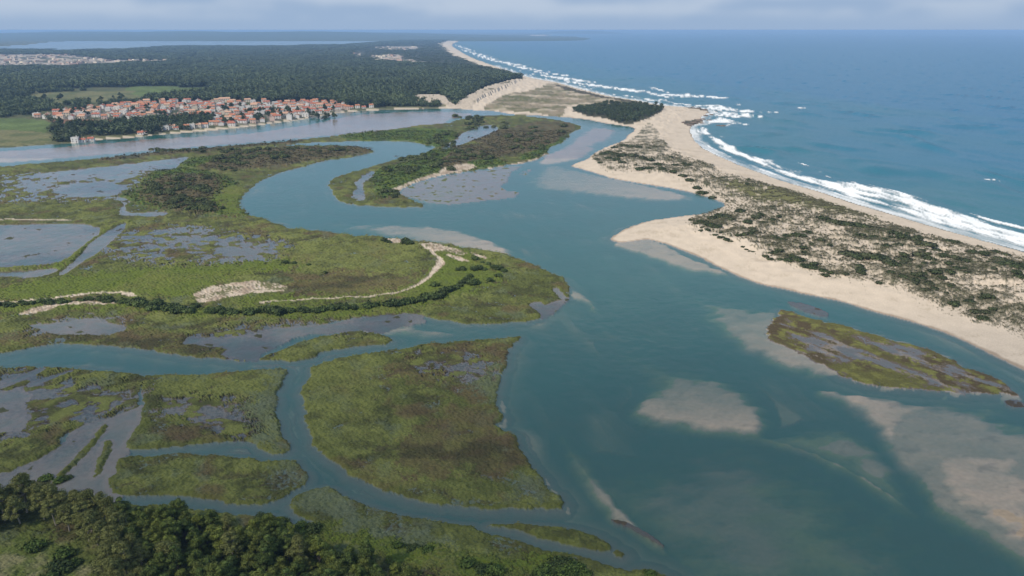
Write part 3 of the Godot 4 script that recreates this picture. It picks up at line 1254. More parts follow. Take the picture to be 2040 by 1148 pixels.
func build_trees() -> void:
	var group := "trees of the wood on the near bank"
	var kinds_: Array = []
	var specs := [
		[41, 8.5, 3.1, 0.24, Color(0.130, 0.165, 0.040), 26, 400, 0.155, "bark", "broadleaf_tree", "dense dark green broadleaf tree in the wood on the near bank"],
		[42, 7.5, 3.0, 0.22, Color(0.185, 0.215, 0.048), 25, 400, 0.155, "bark", "broadleaf_tree", "lighter mid green broadleaf tree in the wood on the near bank"],
		[43, 10.0, 3.1, 0.46, Color(0.190, 0.200, 0.066), 24, 380, 0.155, "pale_bark", "pale_barked_tree", "tall open-crowned tree with pale bare trunk at the wood's clearing"],
		[44, 6.5, 3.1, 0.20, Color(0.098, 0.132, 0.036), 26, 400, 0.155, "bark", "broadleaf_tree", "low rounded blackish green tree in the wood on the near bank"],
		[45, 7.6, 3.3, 0.22, Color(0.155, 0.182, 0.046), 28, 380, 0.155, "bark", "broadleaf_tree", "broad spreading olive green tree in the wood on the near bank"],
		[46, 9.4, 2.7, 0.28, Color(0.112, 0.150, 0.040), 26, 380, 0.155, "bark", "broadleaf_tree", "slim upright dark green tree in the wood on the near bank"]]
	for s in specs:
		kinds_.append(make_tree(s[9], tree_meshes(s[0], s[1], s[2], s[3], s[4], s[5], s[6], s[7]), mats[s[8]], s[10], group))
	var placed := PackedVector2Array()
	var tries := 0
	while tries < 9000 and placed.size() < 285:
		tries += 1
		var at := Vector2(rng.randf_range(-190, 30), rng.randf_range(108, 205))
		if not inside_px(WOOD, at.x, at.y) or inside_px(GLADE, at.x, at.y):
			continue
		var ok := true
		for p in placed:
			if p.distance_squared_to(at) < 7.0:
				ok = false
				break
		if not ok:
			continue
		placed.append(at)
		var edge := inside_px(GLADE, at.x, at.y - 9.0) or inside_px(GLADE, at.x - 8.0, at.y)
		var inner := rng.randf() < 0.06
		var kind: int = 2 if edge or inner else ([0, 1, 3, 4, 5][rng.randi() % 5])
		var o: Node3D = kinds_[kind].duplicate()
		o.name = numbered(kinds_[kind].name)
		add_child(o)
		if inner and not edge:
			o.set_meta("label", "tall tree with pale trunk rising among lower trees of the wood")
		var s := rng.randf_range(0.75, 1.12)
		o.position = Vector3(at.x, height_at(at.x, at.y) - 0.1, -at.y)
		o.rotation.y = rng.randf() * TAU
		o.scale = Vector3(s, s * rng.randf_range(0.85, 1.15), s)
	for o in kinds_:
		o.free()
	print("trees ", placed.size())

func bush_mesh(seed_: int, c: Color, clumps: int, leaves: int, size: float, flat: float) -> ArrayMesh:
	var r := RandomNumberGenerator.new()
	r.seed = seed_
	var v := PackedVector3Array()
	var n := PackedVector3Array()
	var col := PackedColorArray()
	for k in clumps:
		var a := k * 2.4 + r.randf()
		var off := sqrt(float(k) / clumps) * 0.62
		leaf_ball(v, n, col, r, Vector3(cos(a) * off, (0.45 - off * 0.3) * flat, sin(a) * off), Vector3(0.42, 0.42 * flat, 0.42) * r.randf_range(0.8, 1.15), leaves, size, c * r.randf_range(0.8, 1.2))
	return array_mesh(v, n, col, PackedInt32Array())

func place_sets(called: String, mesh_list: Array, sets: Array, group: String) -> void:
	for s in sets:
		place_bushes(called, mesh_list, s[1], s[0], group)

func place_bushes(called: String, mesh_list: Array, spots: Array, label: String, group: String, category := "shrub") -> void:
	for s in spots:
		var o := mesh_node(called, mesh_list[rng.randi() % mesh_list.size()], mats.leaves)
		o.position = Vector3(s[0], height_at(s[0], s[1]) - 0.15, -s[1])
		o.rotation.y = rng.randf() * TAU
		var w: float = s[2]
		o.scale = Vector3(w, w * rng.randf_range(0.75, 1.0), w * rng.randf_range(0.75, 1.1))
		tag(o, label, category, group)

func build_shrubs() -> void:
	var hedge := [bush_mesh(61, Color(0.052, 0.074, 0.028), 8, 90, 0.13, 1.0), bush_mesh(62, Color(0.070, 0.100, 0.034), 8, 90, 0.13, 0.9)]
	place_sets("hedge_shrub", hedge, HEDGE, "shrubs along the marsh track")
	var dune := [bush_mesh(63, Color(0.058, 0.074, 0.032), 8, 80, 0.13, 0.5), bush_mesh(64, Color(0.062, 0.072, 0.036), 8, 80, 0.13, 0.45), bush_mesh(65, Color(0.052, 0.068, 0.030), 9, 80, 0.13, 0.55)]
	place_sets("dune_shrub", dune, DUNE_SHRUBS, "shrubs on the dune spit")
	var spots: Array = []
	var tries := 0
	while spots.size() < 165 and tries < 30000:
		tries += 1
		var d := 1.0 / rng.randf_range(1.0 / 820.0, 1.0 / 260.0)
		var x := rng.randf_range(0.1, 0.80) * (0.9379 * d + 41.6)
		var g := grid_at(x, d)
		if cover[g] != kinds.DUNE or zone_type[zone[g]] != 2 or tint[g].r > 0.12:
			continue
		spots.append([x, d, rng.randf_range(1.4, 3.6)])
	place_bushes("dune_shrub", dune, spots, "low dark green shrub scattered among grey scrub on the dune back", "shrubs on the dune spit")
	var marsh := [bush_mesh(66, Color(0.072, 0.086, 0.036), 8, 80, 0.13, 0.8), bush_mesh(67, Color(0.090, 0.112, 0.042), 8, 80, 0.13, 0.7)]
	place_sets("heath_shrub", marsh, HEATH_SHRUBS, "shrubs on the heathy rises")
	var near := [bush_mesh(68, Color(0.085, 0.125, 0.030), 8, 130, 0.10, 0.8), bush_mesh(69, Color(0.060, 0.085, 0.028), 8, 130, 0.10, 0.8)]
	place_sets("bank_shrub", near, BANK_SHRUBS, "shrubs on the near bank")

func build_rocks() -> void:
	# the dark rock shelf on the headland, awash in the surf
	for k in ROCKS.size():
		var r := RandomNumberGenerator.new()
		r.seed = 200 + k % 5
		var st := SurfaceTool.new()
		st.begin(Mesh.PRIMITIVE_TRIANGLES)
		st.set_smooth_group(-1)
		var rings: Array = []
		for y in 4:
			var ring: Array = []
			for a in 9:
				var rad: float = [1.0, 0.92, 0.62, 0.18][y] * r.randf_range(0.75, 1.2)
				ring.append(Vector3(cos(a * TAU / 9) * rad, [-0.3, 0.12, 0.34, 0.42][y] * r.randf_range(0.8, 1.2), sin(a * TAU / 9) * rad * 0.7))
			rings.append(ring)
		for y in 3:
			for a in 9:
				var b := (a + 1) % 9
				for p in [rings[y][a], rings[y + 1][a], rings[y][b], rings[y][b], rings[y + 1][a], rings[y + 1][b]]:
					st.add_vertex(p)
		for a in 9:
			for p in [rings[3][a], Vector3(0, 0.44, 0), rings[3][(a + 1) % 9]]:
				st.add_vertex(p)
		st.generate_normals()
		var s: Array = ROCKS[k]
		var o := mesh_node("rock", st.commit(), mats.rock)
		o.position = Vector3(s[0], maxf(height_at(s[0], s[1]), -0.1), -s[1])
		o.rotation.y = r.randf() * TAU
		o.scale = Vector3(s[2], s[2] * 0.6, s[2])
		tag(o, "dark wet rock of the shelf awash below the headland", "rock", "rocks of the headland shelf")


# ---------------------------------------------------------------- village

func quad(st: SurfaceTool, a: Vector3, b: Vector3, c: Vector3, d: Vector3) -> void:
	var n := (c - a).cross(b - a).normalized()
	for p in [a, b, c, a, c, d]:
		st.set_normal(n)
		st.add_vertex(p)

func block(st: SurfaceTool, lo: Vector3, hi: Vector3) -> void:
	var p := [Vector3(lo.x, lo.y, hi.z), Vector3(hi.x, lo.y, hi.z), Vector3(hi.x, lo.y, lo.z), Vector3(lo.x, lo.y, lo.z), Vector3(lo.x, hi.y, hi.z), Vector3(hi.x, hi.y, hi.z), Vector3(hi.x, hi.y, lo.z), Vector3(lo.x, hi.y, lo.z)]
	for f in [[0, 4, 5, 1], [1, 5, 6, 2], [2, 6, 7, 3], [3, 7, 4, 0], [4, 7, 6, 5]]:
		quad(st, p[f[0]], p[f[1]], p[f[2]], p[f[3]])

func block_mesh(lo: Vector3, hi: Vector3) -> ArrayMesh:
	var st := SurfaceTool.new()
	st.begin(Mesh.PRIMITIVE_TRIANGLES)
	block(st, lo, hi)
	return st.commit()

func make_house(called: String, w: float, l: float, tall: float, roof: String, wall: String, flat: bool, label: String) -> Node3D:
	var o := Node3D.new()
	o.name = called
	var hw := w * 0.5
	var hl := l * 0.5
	var st := SurfaceTool.new()
	st.begin(Mesh.PRIMITIVE_TRIANGLES)
	block(st, Vector3(-hw, -1.0, -hl), Vector3(hw, tall, hl))
	var rise := l * 0.27
	if not flat:
		for sx in [-1.0, 1.0]:
			var a := Vector3(sx * hw, tall, hl)
			var b := Vector3(sx * hw, tall, -hl)
			var c := Vector3(sx * hw, tall + rise, 0)
			st.set_normal(Vector3(sx, 0, 0))
			for p in ([a, c, b] if sx > 0 else [a, b, c]):
				st.add_vertex(p)
	mesh_node("wall", st.commit(), mats[wall], o)
	var rf := SurfaceTool.new()
	rf.begin(Mesh.PRIMITIVE_TRIANGLES)
	if flat:
		block(rf, Vector3(-hw - 0.15, tall, -hl - 0.15), Vector3(hw + 0.15, tall + 0.5, hl + 0.15))
	else:
		for sz in [-1.0, 1.0]:
			var e := 0.45
			var a := Vector3(-hw - e, tall - 0.2, sz * (hl + e))
			var b := Vector3(hw + e, tall - 0.2, sz * (hl + e))
			var c := Vector3(hw + e, tall + rise + 0.1, 0)
			var d := Vector3(-hw - e, tall + rise + 0.1, 0)
			if sz > 0:
				quad(rf, a, d, c, b)
			else:
				quad(rf, a, b, c, d)
	var r := mesh_node("roof", rf.commit(), mats[roof], o)
	mesh_node("chimney", block_mesh(Vector3(hw * 0.4, tall + 0.3, -0.5), Vector3(hw * 0.4 + 0.9, tall + rise * 0.8 + 1.2, 0.4)), mats[wall], r)
	var storeys := maxi(int(tall / 2.9), 1)
	var pane := block_mesh(Vector3(-0.6, 0, -0.06), Vector3(0.6, 1.4, 0.06))
	for s in storeys:
		var n := maxi(int(w / 3.4), 2)
		for k in n:
			if s == 0 and k == n / 2:
				var dr := mesh_node("door", block_mesh(Vector3(-0.6, 0, -0.06), Vector3(0.6, 2.2, 0.06)), mats.door_wood, o)
				dr.position = Vector3(lerpf(-hw, hw, (k + 0.5) / n), 0.05, hl)
				continue
			var win := mesh_node("window", pane, mats.window_glass, o)
			win.position = Vector3(lerpf(-hw, hw, (k + 0.5) / n), 0.9 + s * 2.9, hl)
	tag(o, label, "house", "houses of the riverside village")
	return o

func build_village() -> void:
	var kinds_ := [
		make_house("house", 10, 8, 6.4, "roof_orange", "plaster_white", false, "white two-storey village house with orange tiled roof"),
		make_house("house", 9, 8, 3.3, "roof_red", "plaster_white", false, "small white single-storey village cottage with dark red roof"),
		make_house("house", 11, 8, 6.6, "roof_faded", "plaster_cream", false, "cream two-storey village house with faded pinkish tiled roof"),
		make_house("house", 9, 8, 6.4, "roof_orange", "plaster_rose", false, "rose-washed village house with orange tiled roof"),
		make_house("house", 12, 8, 6.2, "roof_red", "plaster_white", false, "long white village house with dark red tiled roof"),
		make_house("house", 10, 8, 7.4, "roof_grey", "plaster_white", true, "white village house with flat pale grey roof"),
		make_house("apartment_block", 24, 10, 9.0, "roof_red", "plaster_white", false, "long white three-storey apartment block with red roof by the pines"),
		make_house("apartment_block", 20, 10, 9.0, "roof_faded", "plaster_cream", false, "cream three-storey apartment block with pinkish roof by the pines")]
	var placed: Array = []
	var tries := 0
	while tries < 12000 and placed.size() < 296:
		tries += 1
		var d := rng.randf_range(840.0, 1300.0)
		var x := rng.randf_range(-0.68, -0.2) * (0.9379 * d + 41.6)
		var g := grid_at(x, d)
		if cover[g] != kinds.VILLAGE or shore[g] < 9.0:
			continue
		var kind: int = [0, 0, 1, 2, 3, 4, 4, 5][rng.randi() % 8]
		if shore[g] > 230.0 and rng.randf() < 0.35 and x > -520.0:
			kind = 6 + rng.randi() % 2
		var rad := 11.5 if kind < 6 else 18.0
		var ok := true
		for p in placed:
			if absf(p[0] - x) < (rad + p[2]) * 0.5 and absf(p[1] - d) < (rad + p[2]) * 0.48:
				ok = false
				break
		if not ok:
			continue
		placed.append([x, d, rad])
		var o: Node3D = kinds_[kind].duplicate()
		o.name = numbered(kinds_[kind].name)
		add_child(o)
		o.position = Vector3(x, height_at(x, d), -d)
		o.rotation.y = 0.22 + (PI * 0.5 if rng.randf() < 0.3 else 0.0) + rng.randf_range(-0.12, 0.12)
		var s := rng.randf_range(0.72, 0.95)
		o.scale = Vector3(s, rng.randf_range(0.6, 0.82), s)
	print("houses ", placed.size())
	# single waterfront houses and a few far white ones, each too small to show parts
	for s in RIVERSIDE:
		var o: Node3D = kinds_[int(s[2])].duplicate()
		o.name = numbered("waterfront_house")
		add_child(o)
		o.position = Vector3(s[0], height_at(s[0], s[1]), -s[1])
		o.rotation.y = 0.25
		o.scale = Vector3.ONE * 0.72
		tag(o, "pale house standing alone beside trees on the river shore", "house", "houses along the river shore")
	var far_block := block_mesh(Vector3(-7, 0, -5), Vector3(7, 7, 5))
	var n := 0
	tries = 0
	while n < 240 and tries < 20000:
		tries += 1
		var d := 1.0 / rng.randf_range(1.0 / 6500.0, 1.0 / 1700.0)
		var x := rng.randf_range(-0.78, -0.05) * (0.9379 * d + 41.6)
		var g := grid_at(x, d)
		if cover[g] != kinds.TOWNFAR:
			continue
		n += 1
		var o := mesh_node("far_house", far_block, mats[["far_wall", "far_wall_rose", "far_wall", "plaster_cream"][n % 4]])
		o.position = Vector3(x, height_at(x, d) - 0.5, -d)
		o.rotation.y = rng.randf() * PI
		o.scale = Vector3(rng.randf_range(0.8, 2.0), rng.randf_range(0.6, 1.1), rng.randf_range(0.8, 1.4))
		tag(o, "tiny pale house in a settlement far across the forest", "house", "houses of the far settlements")
	for o in kinds_:
		o.free()
	# village trees
	var crowns := [make_tree("village_tree", tree_meshes(71, 9.0, 4.2, 0.3, Color(0.045, 0.066, 0.028), 9, 70, 0.6), mats.bark, "dark green tree among the houses and gardens of the village", "trees of the village"),
		make_tree("village_tree", tree_meshes(72, 7.5, 4.0, 0.28, Color(0.055, 0.080, 0.032), 9, 70, 0.6), mats.bark, "dark green tree among the houses and gardens of the village", "trees of the village")]
	for pair in VILLAGE_TREES:
		for s in pair[1]:
			var o: Node3D = crowns[rng.randi() % 2].duplicate()
			o.name = numbered("village_tree")
			add_child(o)
			o.position = Vector3(s[0], height_at(s[0], s[1]) - 0.2, -s[1])
			o.rotation.y = rng.randf() * TAU
			o.scale = Vector3.ONE * rng.randf_range(0.8, 1.35)
			o.set_meta("label", pair[0])
	for o in crowns:
		o.free()


# ---------------------------------------------------------------- survey (plan metres: x, distance)

const ZONES := [
	["mainland", "MAIN", 0.5, [-643,742,-554,765,-530,779,-507,794,-484,809,-478,824,-451,841,-437,862,-412,879,-383,902,-345,946,-316,995,-301,1024,-286,1061,-263,1108,-230,1136,-167,1159,-100,1166,-45,1151,-29,1190,-17,1240,36,1313,88,1417,125,1650,110,1780,71,1891,28,2062,-16,2323,-63,2621,-123,3005,-207,3585,-323,4546,-464,5815,-554,7140,-591,9238,-437,10825,-164,12223,283,14034,1091,18040,3516,29092,7013,58127,-55325,58127,-755,749]],
	["sand_spit", "SAND", 0.5, [-64,1151,-55,1313,-21,1538,39,1891,71,1891,110,1780,144,1606,173,1475,200,1373,227,1313,250,1240,277,1206,298,1190,312,1166,303,1108,275,1042,263,984,239,946,225,897,214,841,208,783,208,733,212.6,693.5,216.6,658.1,223.1,621.4,229.7,590.4,243.8,545.3,252.3,509.4,261.0,481.9,278.0,430.8,295.3,387.8,310.7,348.6,320.5,302.3,198.1,170.0,199.4,188.3,196.0,216.9,192.2,236.9,188.2,254.5,183.6,269.3,176.2,281.6,164.8,295.5,155.1,308.0,146.0,314.6,133.7,325.1,123.9,333.1,115.6,347.8,109.6,364.6,105.6,378.2,99.1,390.7,89.7,405.1,80.9,411.5,66.4,406.1,60.8,409.3,60.4,415.9,68.1,430.8,81.3,446.7,99.8,462.3,117.3,470.5,134.0,477.6,150.4,493.8,155.7,506.2,152.0,522.5,144.4,538.1,135.6,550.8,120.3,566.0,108.1,575.9,89.9,594.6,77.1,616.8,66.1,640.5,56.0,658.1,65.3,682.2,75,702,82,723,102,772,123,813,144,875,157,926,147,951,124,984,103,1024,78,1048,45,1068,8,1081,-23,1122,-45,1144]],
	["delta_island", "MARSH", 1, [-536.8,612.2,-478.5,655.6,-435.2,687.8,-398,711,-376,736,-352,752,-329,769,-283,801,-252,824,-207,866,-163,907,-121,957,-85,984,-76,1030,-42,1074,-5,1081,44,1048,75,1001,95,936,76,888,65,832,44,769,38,726,21.7,690.6,-2.8,663.4,-25.8,643.0,-54.7,619.1,-70.5,601.1,-79.8,582.1,-86.2,568.0,-87.7,550.8,-79.7,527.6,-69.6,507.8,-64.0,495.3,-70.1,492.2,-86.8,495.3,-103.2,499.9,-120.6,506.2,-131.8,520.8,-145.7,554.5,-152.1,586.2,-149.6,612.2,-140.4,638.1,-120.3,682.2,-93,726,-86,765,-95,787,-112,805,-158,817,-194,809,-239,794,-281,762,-325,739,-367,717,-411.1,660.7,-451.9,616.8,-508.8,578.0]],
	["great_marsh", "MARSH", 1, [-512.2,582.1,-455.1,621.4,-414.2,666.0,-370,723,-328,745,-283,769,-237,787,-223,783,-189,783,-164,769,-145,742,-157,720,-168.8,696.3,-186.5,676.7,-200.8,643.0,-210.2,601.1,-211.3,586.2,-211.4,550.8,-201.0,511.0,-182.4,476.1,-171.1,466.4,-148.3,444.2,-128.3,434.4,-106.9,425.0,-73.8,414.8,-52.5,408.3,-42.0,403.0,-18.4,390.7,-2.9,381.0,12.0,362.9,20.4,350.3,27.5,339.9,28.9,327.2,27.8,314.0,23.5,306.7,16.8,294.3,12.0,287.2,3.1,284.4,-12.2,281.6,-21.9,282.7,-31.7,286.1,-38.8,290.1,-45.1,292.5,-54.1,291.9,-68.6,289.0,-79.0,283.2,-80.5,276.1,-88.2,269.3,-94.0,260.7,-99.0,251.3,-101.6,244.6,-107.0,244.6,-114.3,246.8,-126.4,249.0,-135.9,251.3,-144.2,254.5,-155.4,256.9,-166.8,259.3,-184.0,259.8,-196.5,255.9,-202.6,252.2,-238.3,247.2]],
	["creek_island", "MARSH", 1, [-49.6,264.2,-55.3,269.8,-65.2,272.9,-71.9,271.3,-81.9,266.7,-91.1,255.9,-99.2,245.9,-93.2,245.5,-85.0,244.2,-79.4,247.7,-75.8,253.6,-68.5,256.4,-59.0,259.3,-50.6,261.7]],
	["mud_pond", "POND", 1, [-168.5,161.9,-148.9,173.7,-142.1,181.4,-139.4,188.3,-140.0,198.6,-128.6,211.7,-122.7,206.6,-118.1,188.3,-115.3,182.8,-115.2,176.2,-111.4,167.6,-106.6,159.7,-125.1,158.6,-162.4,154.4]],
	["west_marsh", "MARSH", 1, [-230.5,237.8,-193.9,239.4,-177.6,239.9,-167.4,237.3,-147.0,234.9,-136.5,232.8,-131.7,222.4,-127.9,213.4,-127.1,210.3,-130.6,205.6,-135.0,201.5,-138.9,196.8,-141.6,192.3,-139.3,187.4,-139.8,183.3,-141.2,179.3,-144.1,175.2,-147.6,171.7,-172.2,166.5]],
	["north_marsh_plate", "MARSH", 1, [-136.1,232.8,-133.7,232.8,-115.3,233.3,-103.6,235.3,-91.7,237.3,-85.9,236.9,-84.5,234.1,-83.9,228.1,-81.9,215.9,-78.7,204.7,-75.2,196.2,-70.7,188.6,-67.9,184.4,-69.3,182.0,-74.0,182.5,-80.4,186.6,-84.0,188.0,-93.5,187.2,-105.4,184.7,-112.5,183.6,-117.2,184.7,-119.3,188.6,-119.8,193.2,-121.2,199.3,-123.2,205.3,-126.5,213.4,-131.3,222.4]],
	["round_marsh_plate", "MARSH", 1, [-117.5,177.8,-115.2,179.8,-108.4,180.4,-101.4,181.7,-93.4,180.6,-85.8,180.4,-77.8,179.0,-74.4,177.8,-65.8,179.0,-61.3,175.2,-58.2,170.3,-58.2,166.2,-61.7,161.7,-66.8,158.0,-74.9,157.8,-82.3,159.5,-94.4,160.8,-103.5,160.8,-110.1,163.0,-113.7,167.9,-114.3,171.7]],
	["triangular_marsh_island", "MARSH", 1.3, [2.1,268.2,-15.1,264.2,-35.1,258.3,-54.4,253.1,-66.9,249.5,-71.9,243.3,-76.7,239.9,-75.6,233.7,-75.5,225.8,-73.9,218.4,-69.2,204.7,-64.1,193.2,-59.4,184.7,-53.7,178.5,-49.7,173.9,-43.8,168.6,-35.7,163.3,-28.3,159.5,-18.9,156.9,-9.8,155.9,-0.9,155.7,9.8,155.7,13.9,156.7,12.7,160.2,9.0,167.9,4.9,176.7,3.0,183.0,0.5,188.6,-0.5,193.2,-3.2,195.3,-5.4,198.3,-3.3,202.4,-3.0,204.7,-4.6,211.3,-4.8,219.5,-4.3,225.8,-3.7,232.0,-2.5,245.9,-0.6,258.3,1.9,264.7]],
	["wooded_bank", "BANK", 1, [-165.8,158.6,-140.9,161.9,-123.7,160.8,-108.4,158.0,-92.8,156.5,-75.7,154.0,-64.7,152.8,-58.5,152.0,-54.5,149.4,-51.5,150.4,-55.4,152.8,-59.4,155.9,-59.7,159.3,-58.1,162.4,-53.0,165.6,-49.2,163.7,-46.9,161.7,-41.6,158.0,-34.3,154.8,-24.9,151.6,-18.2,150.2,-10.3,148.8,-7.7,146.7,-2.9,144.8,3.4,142.2,9.5,139.3,15.5,138.1,21.3,135.2,27.0,133.0,32.5,133.7,34.6,131.9,37.2,129.2,43.7,118.8,47.0,96.1,-120.3,96.1,-174.0,158.6]],
	["narrow_marsh_islet", "MARSH", 0.7, [-6.1,148.8,-3.0,149.2,3.5,149.4,10.0,148.8,14.1,147.6,19.5,145.9,22.6,143.5,24.4,140.8,23.0,139.3,17.7,140.2,11.6,142.2,5.5,145.0,0.0,147.6,-2.6,148.0]],
	["weed_islet", "MARSH", 0.5, [24.7,139.2,26.1,139.9,27.2,138.6,26.5,137.4,25.1,137.8]],
	["seaward_marsh_island", "MARSH", 1.6, [119.6,294.3,125.2,297.3,130.0,290.1,137.2,284.4,145.7,278.8,152.4,270.3,159.3,263.2,166.1,256.9,169.0,249.0,171.6,240.3,175.0,233.7,177.6,228.1,176.6,222.0,175.4,215.5,171.2,218.4,159.6,218.4,151.4,219.5,143.4,220.9,135.6,223.1,129.6,225.4,125.9,226.9,122.3,233.7,118.6,239.9,116.1,244.6,111.9,255.5,105.6,266.7,108.9,278.8]],
	["weed_islet", "MARSH", 1, [-132.6,198.6,-130.2,197.1,-128.5,188.3,-128.5,181.4,-128.5,176.2,-128.5,171.2,-130.6,170.0,-130.7,173.7,-130.8,180.1,-130.9,188.3]],
	["weed_islet", "MARSH", 1, [-124.7,182.8,-126.2,188.9,-123.3,186.9,-120.4,178.8,-118.4,171.2,-119.7,170.0,-121.9,176.2]],
	["salt_pond", "POND", 0.6, [-401.4,446.7,-335.6,446.7,-304.3,449.2,-284.4,449.2,-263.0,434.4,-255.4,409.3,-251.6,388.8,-249.0,370.0,-252.1,364.6,-263.6,361.2,-275.4,358.6,-325.9,354.4]],
	["salt_pond", "POND", 0.6, [-320.6,347.8,-269.7,350.3,-244.6,356.9,-241.5,346.2,-250.3,340.7,-264.8,343.1,-314.1,339.9]],
	["ditch", "POND", 0.5, [-258.0,449.2,-252.1,444.2,-243.7,414.8,-238.0,388.8,-236.3,368.2,-233.3,347.8,-236.5,347.8,-243.1,372.7,-250.9,398.8,-256.6,428.4]],
	["marsh_pool", "POND", 1.2, [-419.5,607.7,-405.6,635.6,-373.3,660.7,-342.5,696.3,-326,708,-315.7,660.7,-314.4,635.6,-345.1,633.2,-354.0,607.7,-393.3,607.7]],
	["marsh_pool", "POND", 1.2, [-360.4,543.5,-368.1,566.0,-364.0,580.0,-340.2,586.2,-318.2,566.0,-306.6,536.3,-319.1,529.3,-338.3,529.3]],
	["marsh_pool", "POND", 1, [-356.2,607.7,-334.7,614.5,-329.7,594.6,-344.9,592.5]],
	["marsh_pool", "POND", 0.8, [-300.2,524.2,-297.6,529.3,-286.1,515.9,-279.2,496.8,-265.8,479.0,-246.1,481.9,-239.8,470.5,-265.7,470.5,-274.3,479.0,-284.6,503.0]],
	["marsh_pool", "POND", 1.2, [-207.4,278.8,-197.5,283.2,-184.7,287.8,-177.3,284.4,-165.3,276.1,-170.0,270.8,-182.8,269.3,-197.3,272.4]],
	["island_lagoon", "POND", 1, [-76,765,-69,798,-62,862,-51,931,-32,957,-18,926,-27,870,-46,817,-62,776,-70,749]],
	["marsh_pool", "POND", 1, [-123.4,536.3,-131.0,590.4,-130.7,623.7,-125.3,635.6,-121.5,607.7,-122.2,580.0,-117.0,541.7,-109.5,519.2,-116.3,519.2]],
	["marsh_creek", "POND", 1.2, [-216.5,220.5,-181.0,220.5,-177.4,223.1,-167.2,217.6,-165.8,211.3,-158.7,202.4,-156.5,195.3,-161.1,196.2,-161.1,193.8,-192.4,191.2]],
	["marsh_creek", "POND", 0.6, [-186.7,228.9,-182.8,231.2,-179.4,239.0,-176.0,238.2,-177.2,231.2,-180.4,225.0,-182.2,222.4]],
	["marsh_creek", "POND", 0.5, [-175.5,225.8,-171.7,231.2,-166.7,236.9,-165.1,235.7,-168.6,229.3,-171.9,223.5]],
	["creek_mouth_flat", "POND", 1.2, [-39.2,290.1,-45.1,292.5,-54.1,291.9,-68.6,289.0,-78.9,282.7,-90.9,278.8,-103.0,276.1,-111.3,269.3,-121.1,267.2,-134.6,267.2,-134.5,262.2,-125.7,258.3,-114.7,255.9,-114.3,249.9,-100.3,243.7,-99.0,251.3,-94.0,260.7,-88.2,269.3,-76.1,271.3,-63.8,272.9,-55.0,271.3,-47.6,278.8,-37.1,281.6]],
	["shore_mud", "POND", 0.6, [7.5,304.2,13.0,308.7,15.2,304.2,20.1,308.7,25.5,308.7,18.1,293.1,12.8,286.1,11.8,294.9]],
	["shore_mud", "POND", 0.5, [20.7,323.6,22.9,327.2,26.4,314.0,27.8,314.0,24.7,307.4]],
	["sea", "SEA", 0.25, [1091,18040,283,14034,-164,12223,-437,10825,-591,9238,-554,7140,-464,5815,-323,4546,-207,3585,-123,3005,-63,2621,-16,2323,28,2062,71,1891,110,1780,144,1606,173,1475,200,1373,227,1313,250,1240,277,1206,298,1190,312,1166,303,1108,275,1042,263,984,239,946,225,897,214,841,208,783,208,733,212.6,693.5,216.6,658.1,223.1,621.4,229.7,590.4,243.8,545.3,252.3,509.4,261.0,481.9,278.0,430.8,295.3,387.8,310.7,348.6,320.5,302.3,53766,58127,5065,58127]],
	["lagoon", "LAGOON", 0.4, [-4268,4778,-3383,4903,-2964,4659,-2682,4718,-2588,5035,-2708,5727,-2421,5779,-2043,5815,-1702,6001,-1471,6410,-1361,7887,-1161,9969,-1088,11144,-1151,12223,-1763,15157,-3765,16473,-4861,13067,-4833,9969,-5202,9238,-4604,7421,-3887,5641,-4885,5476]],
]
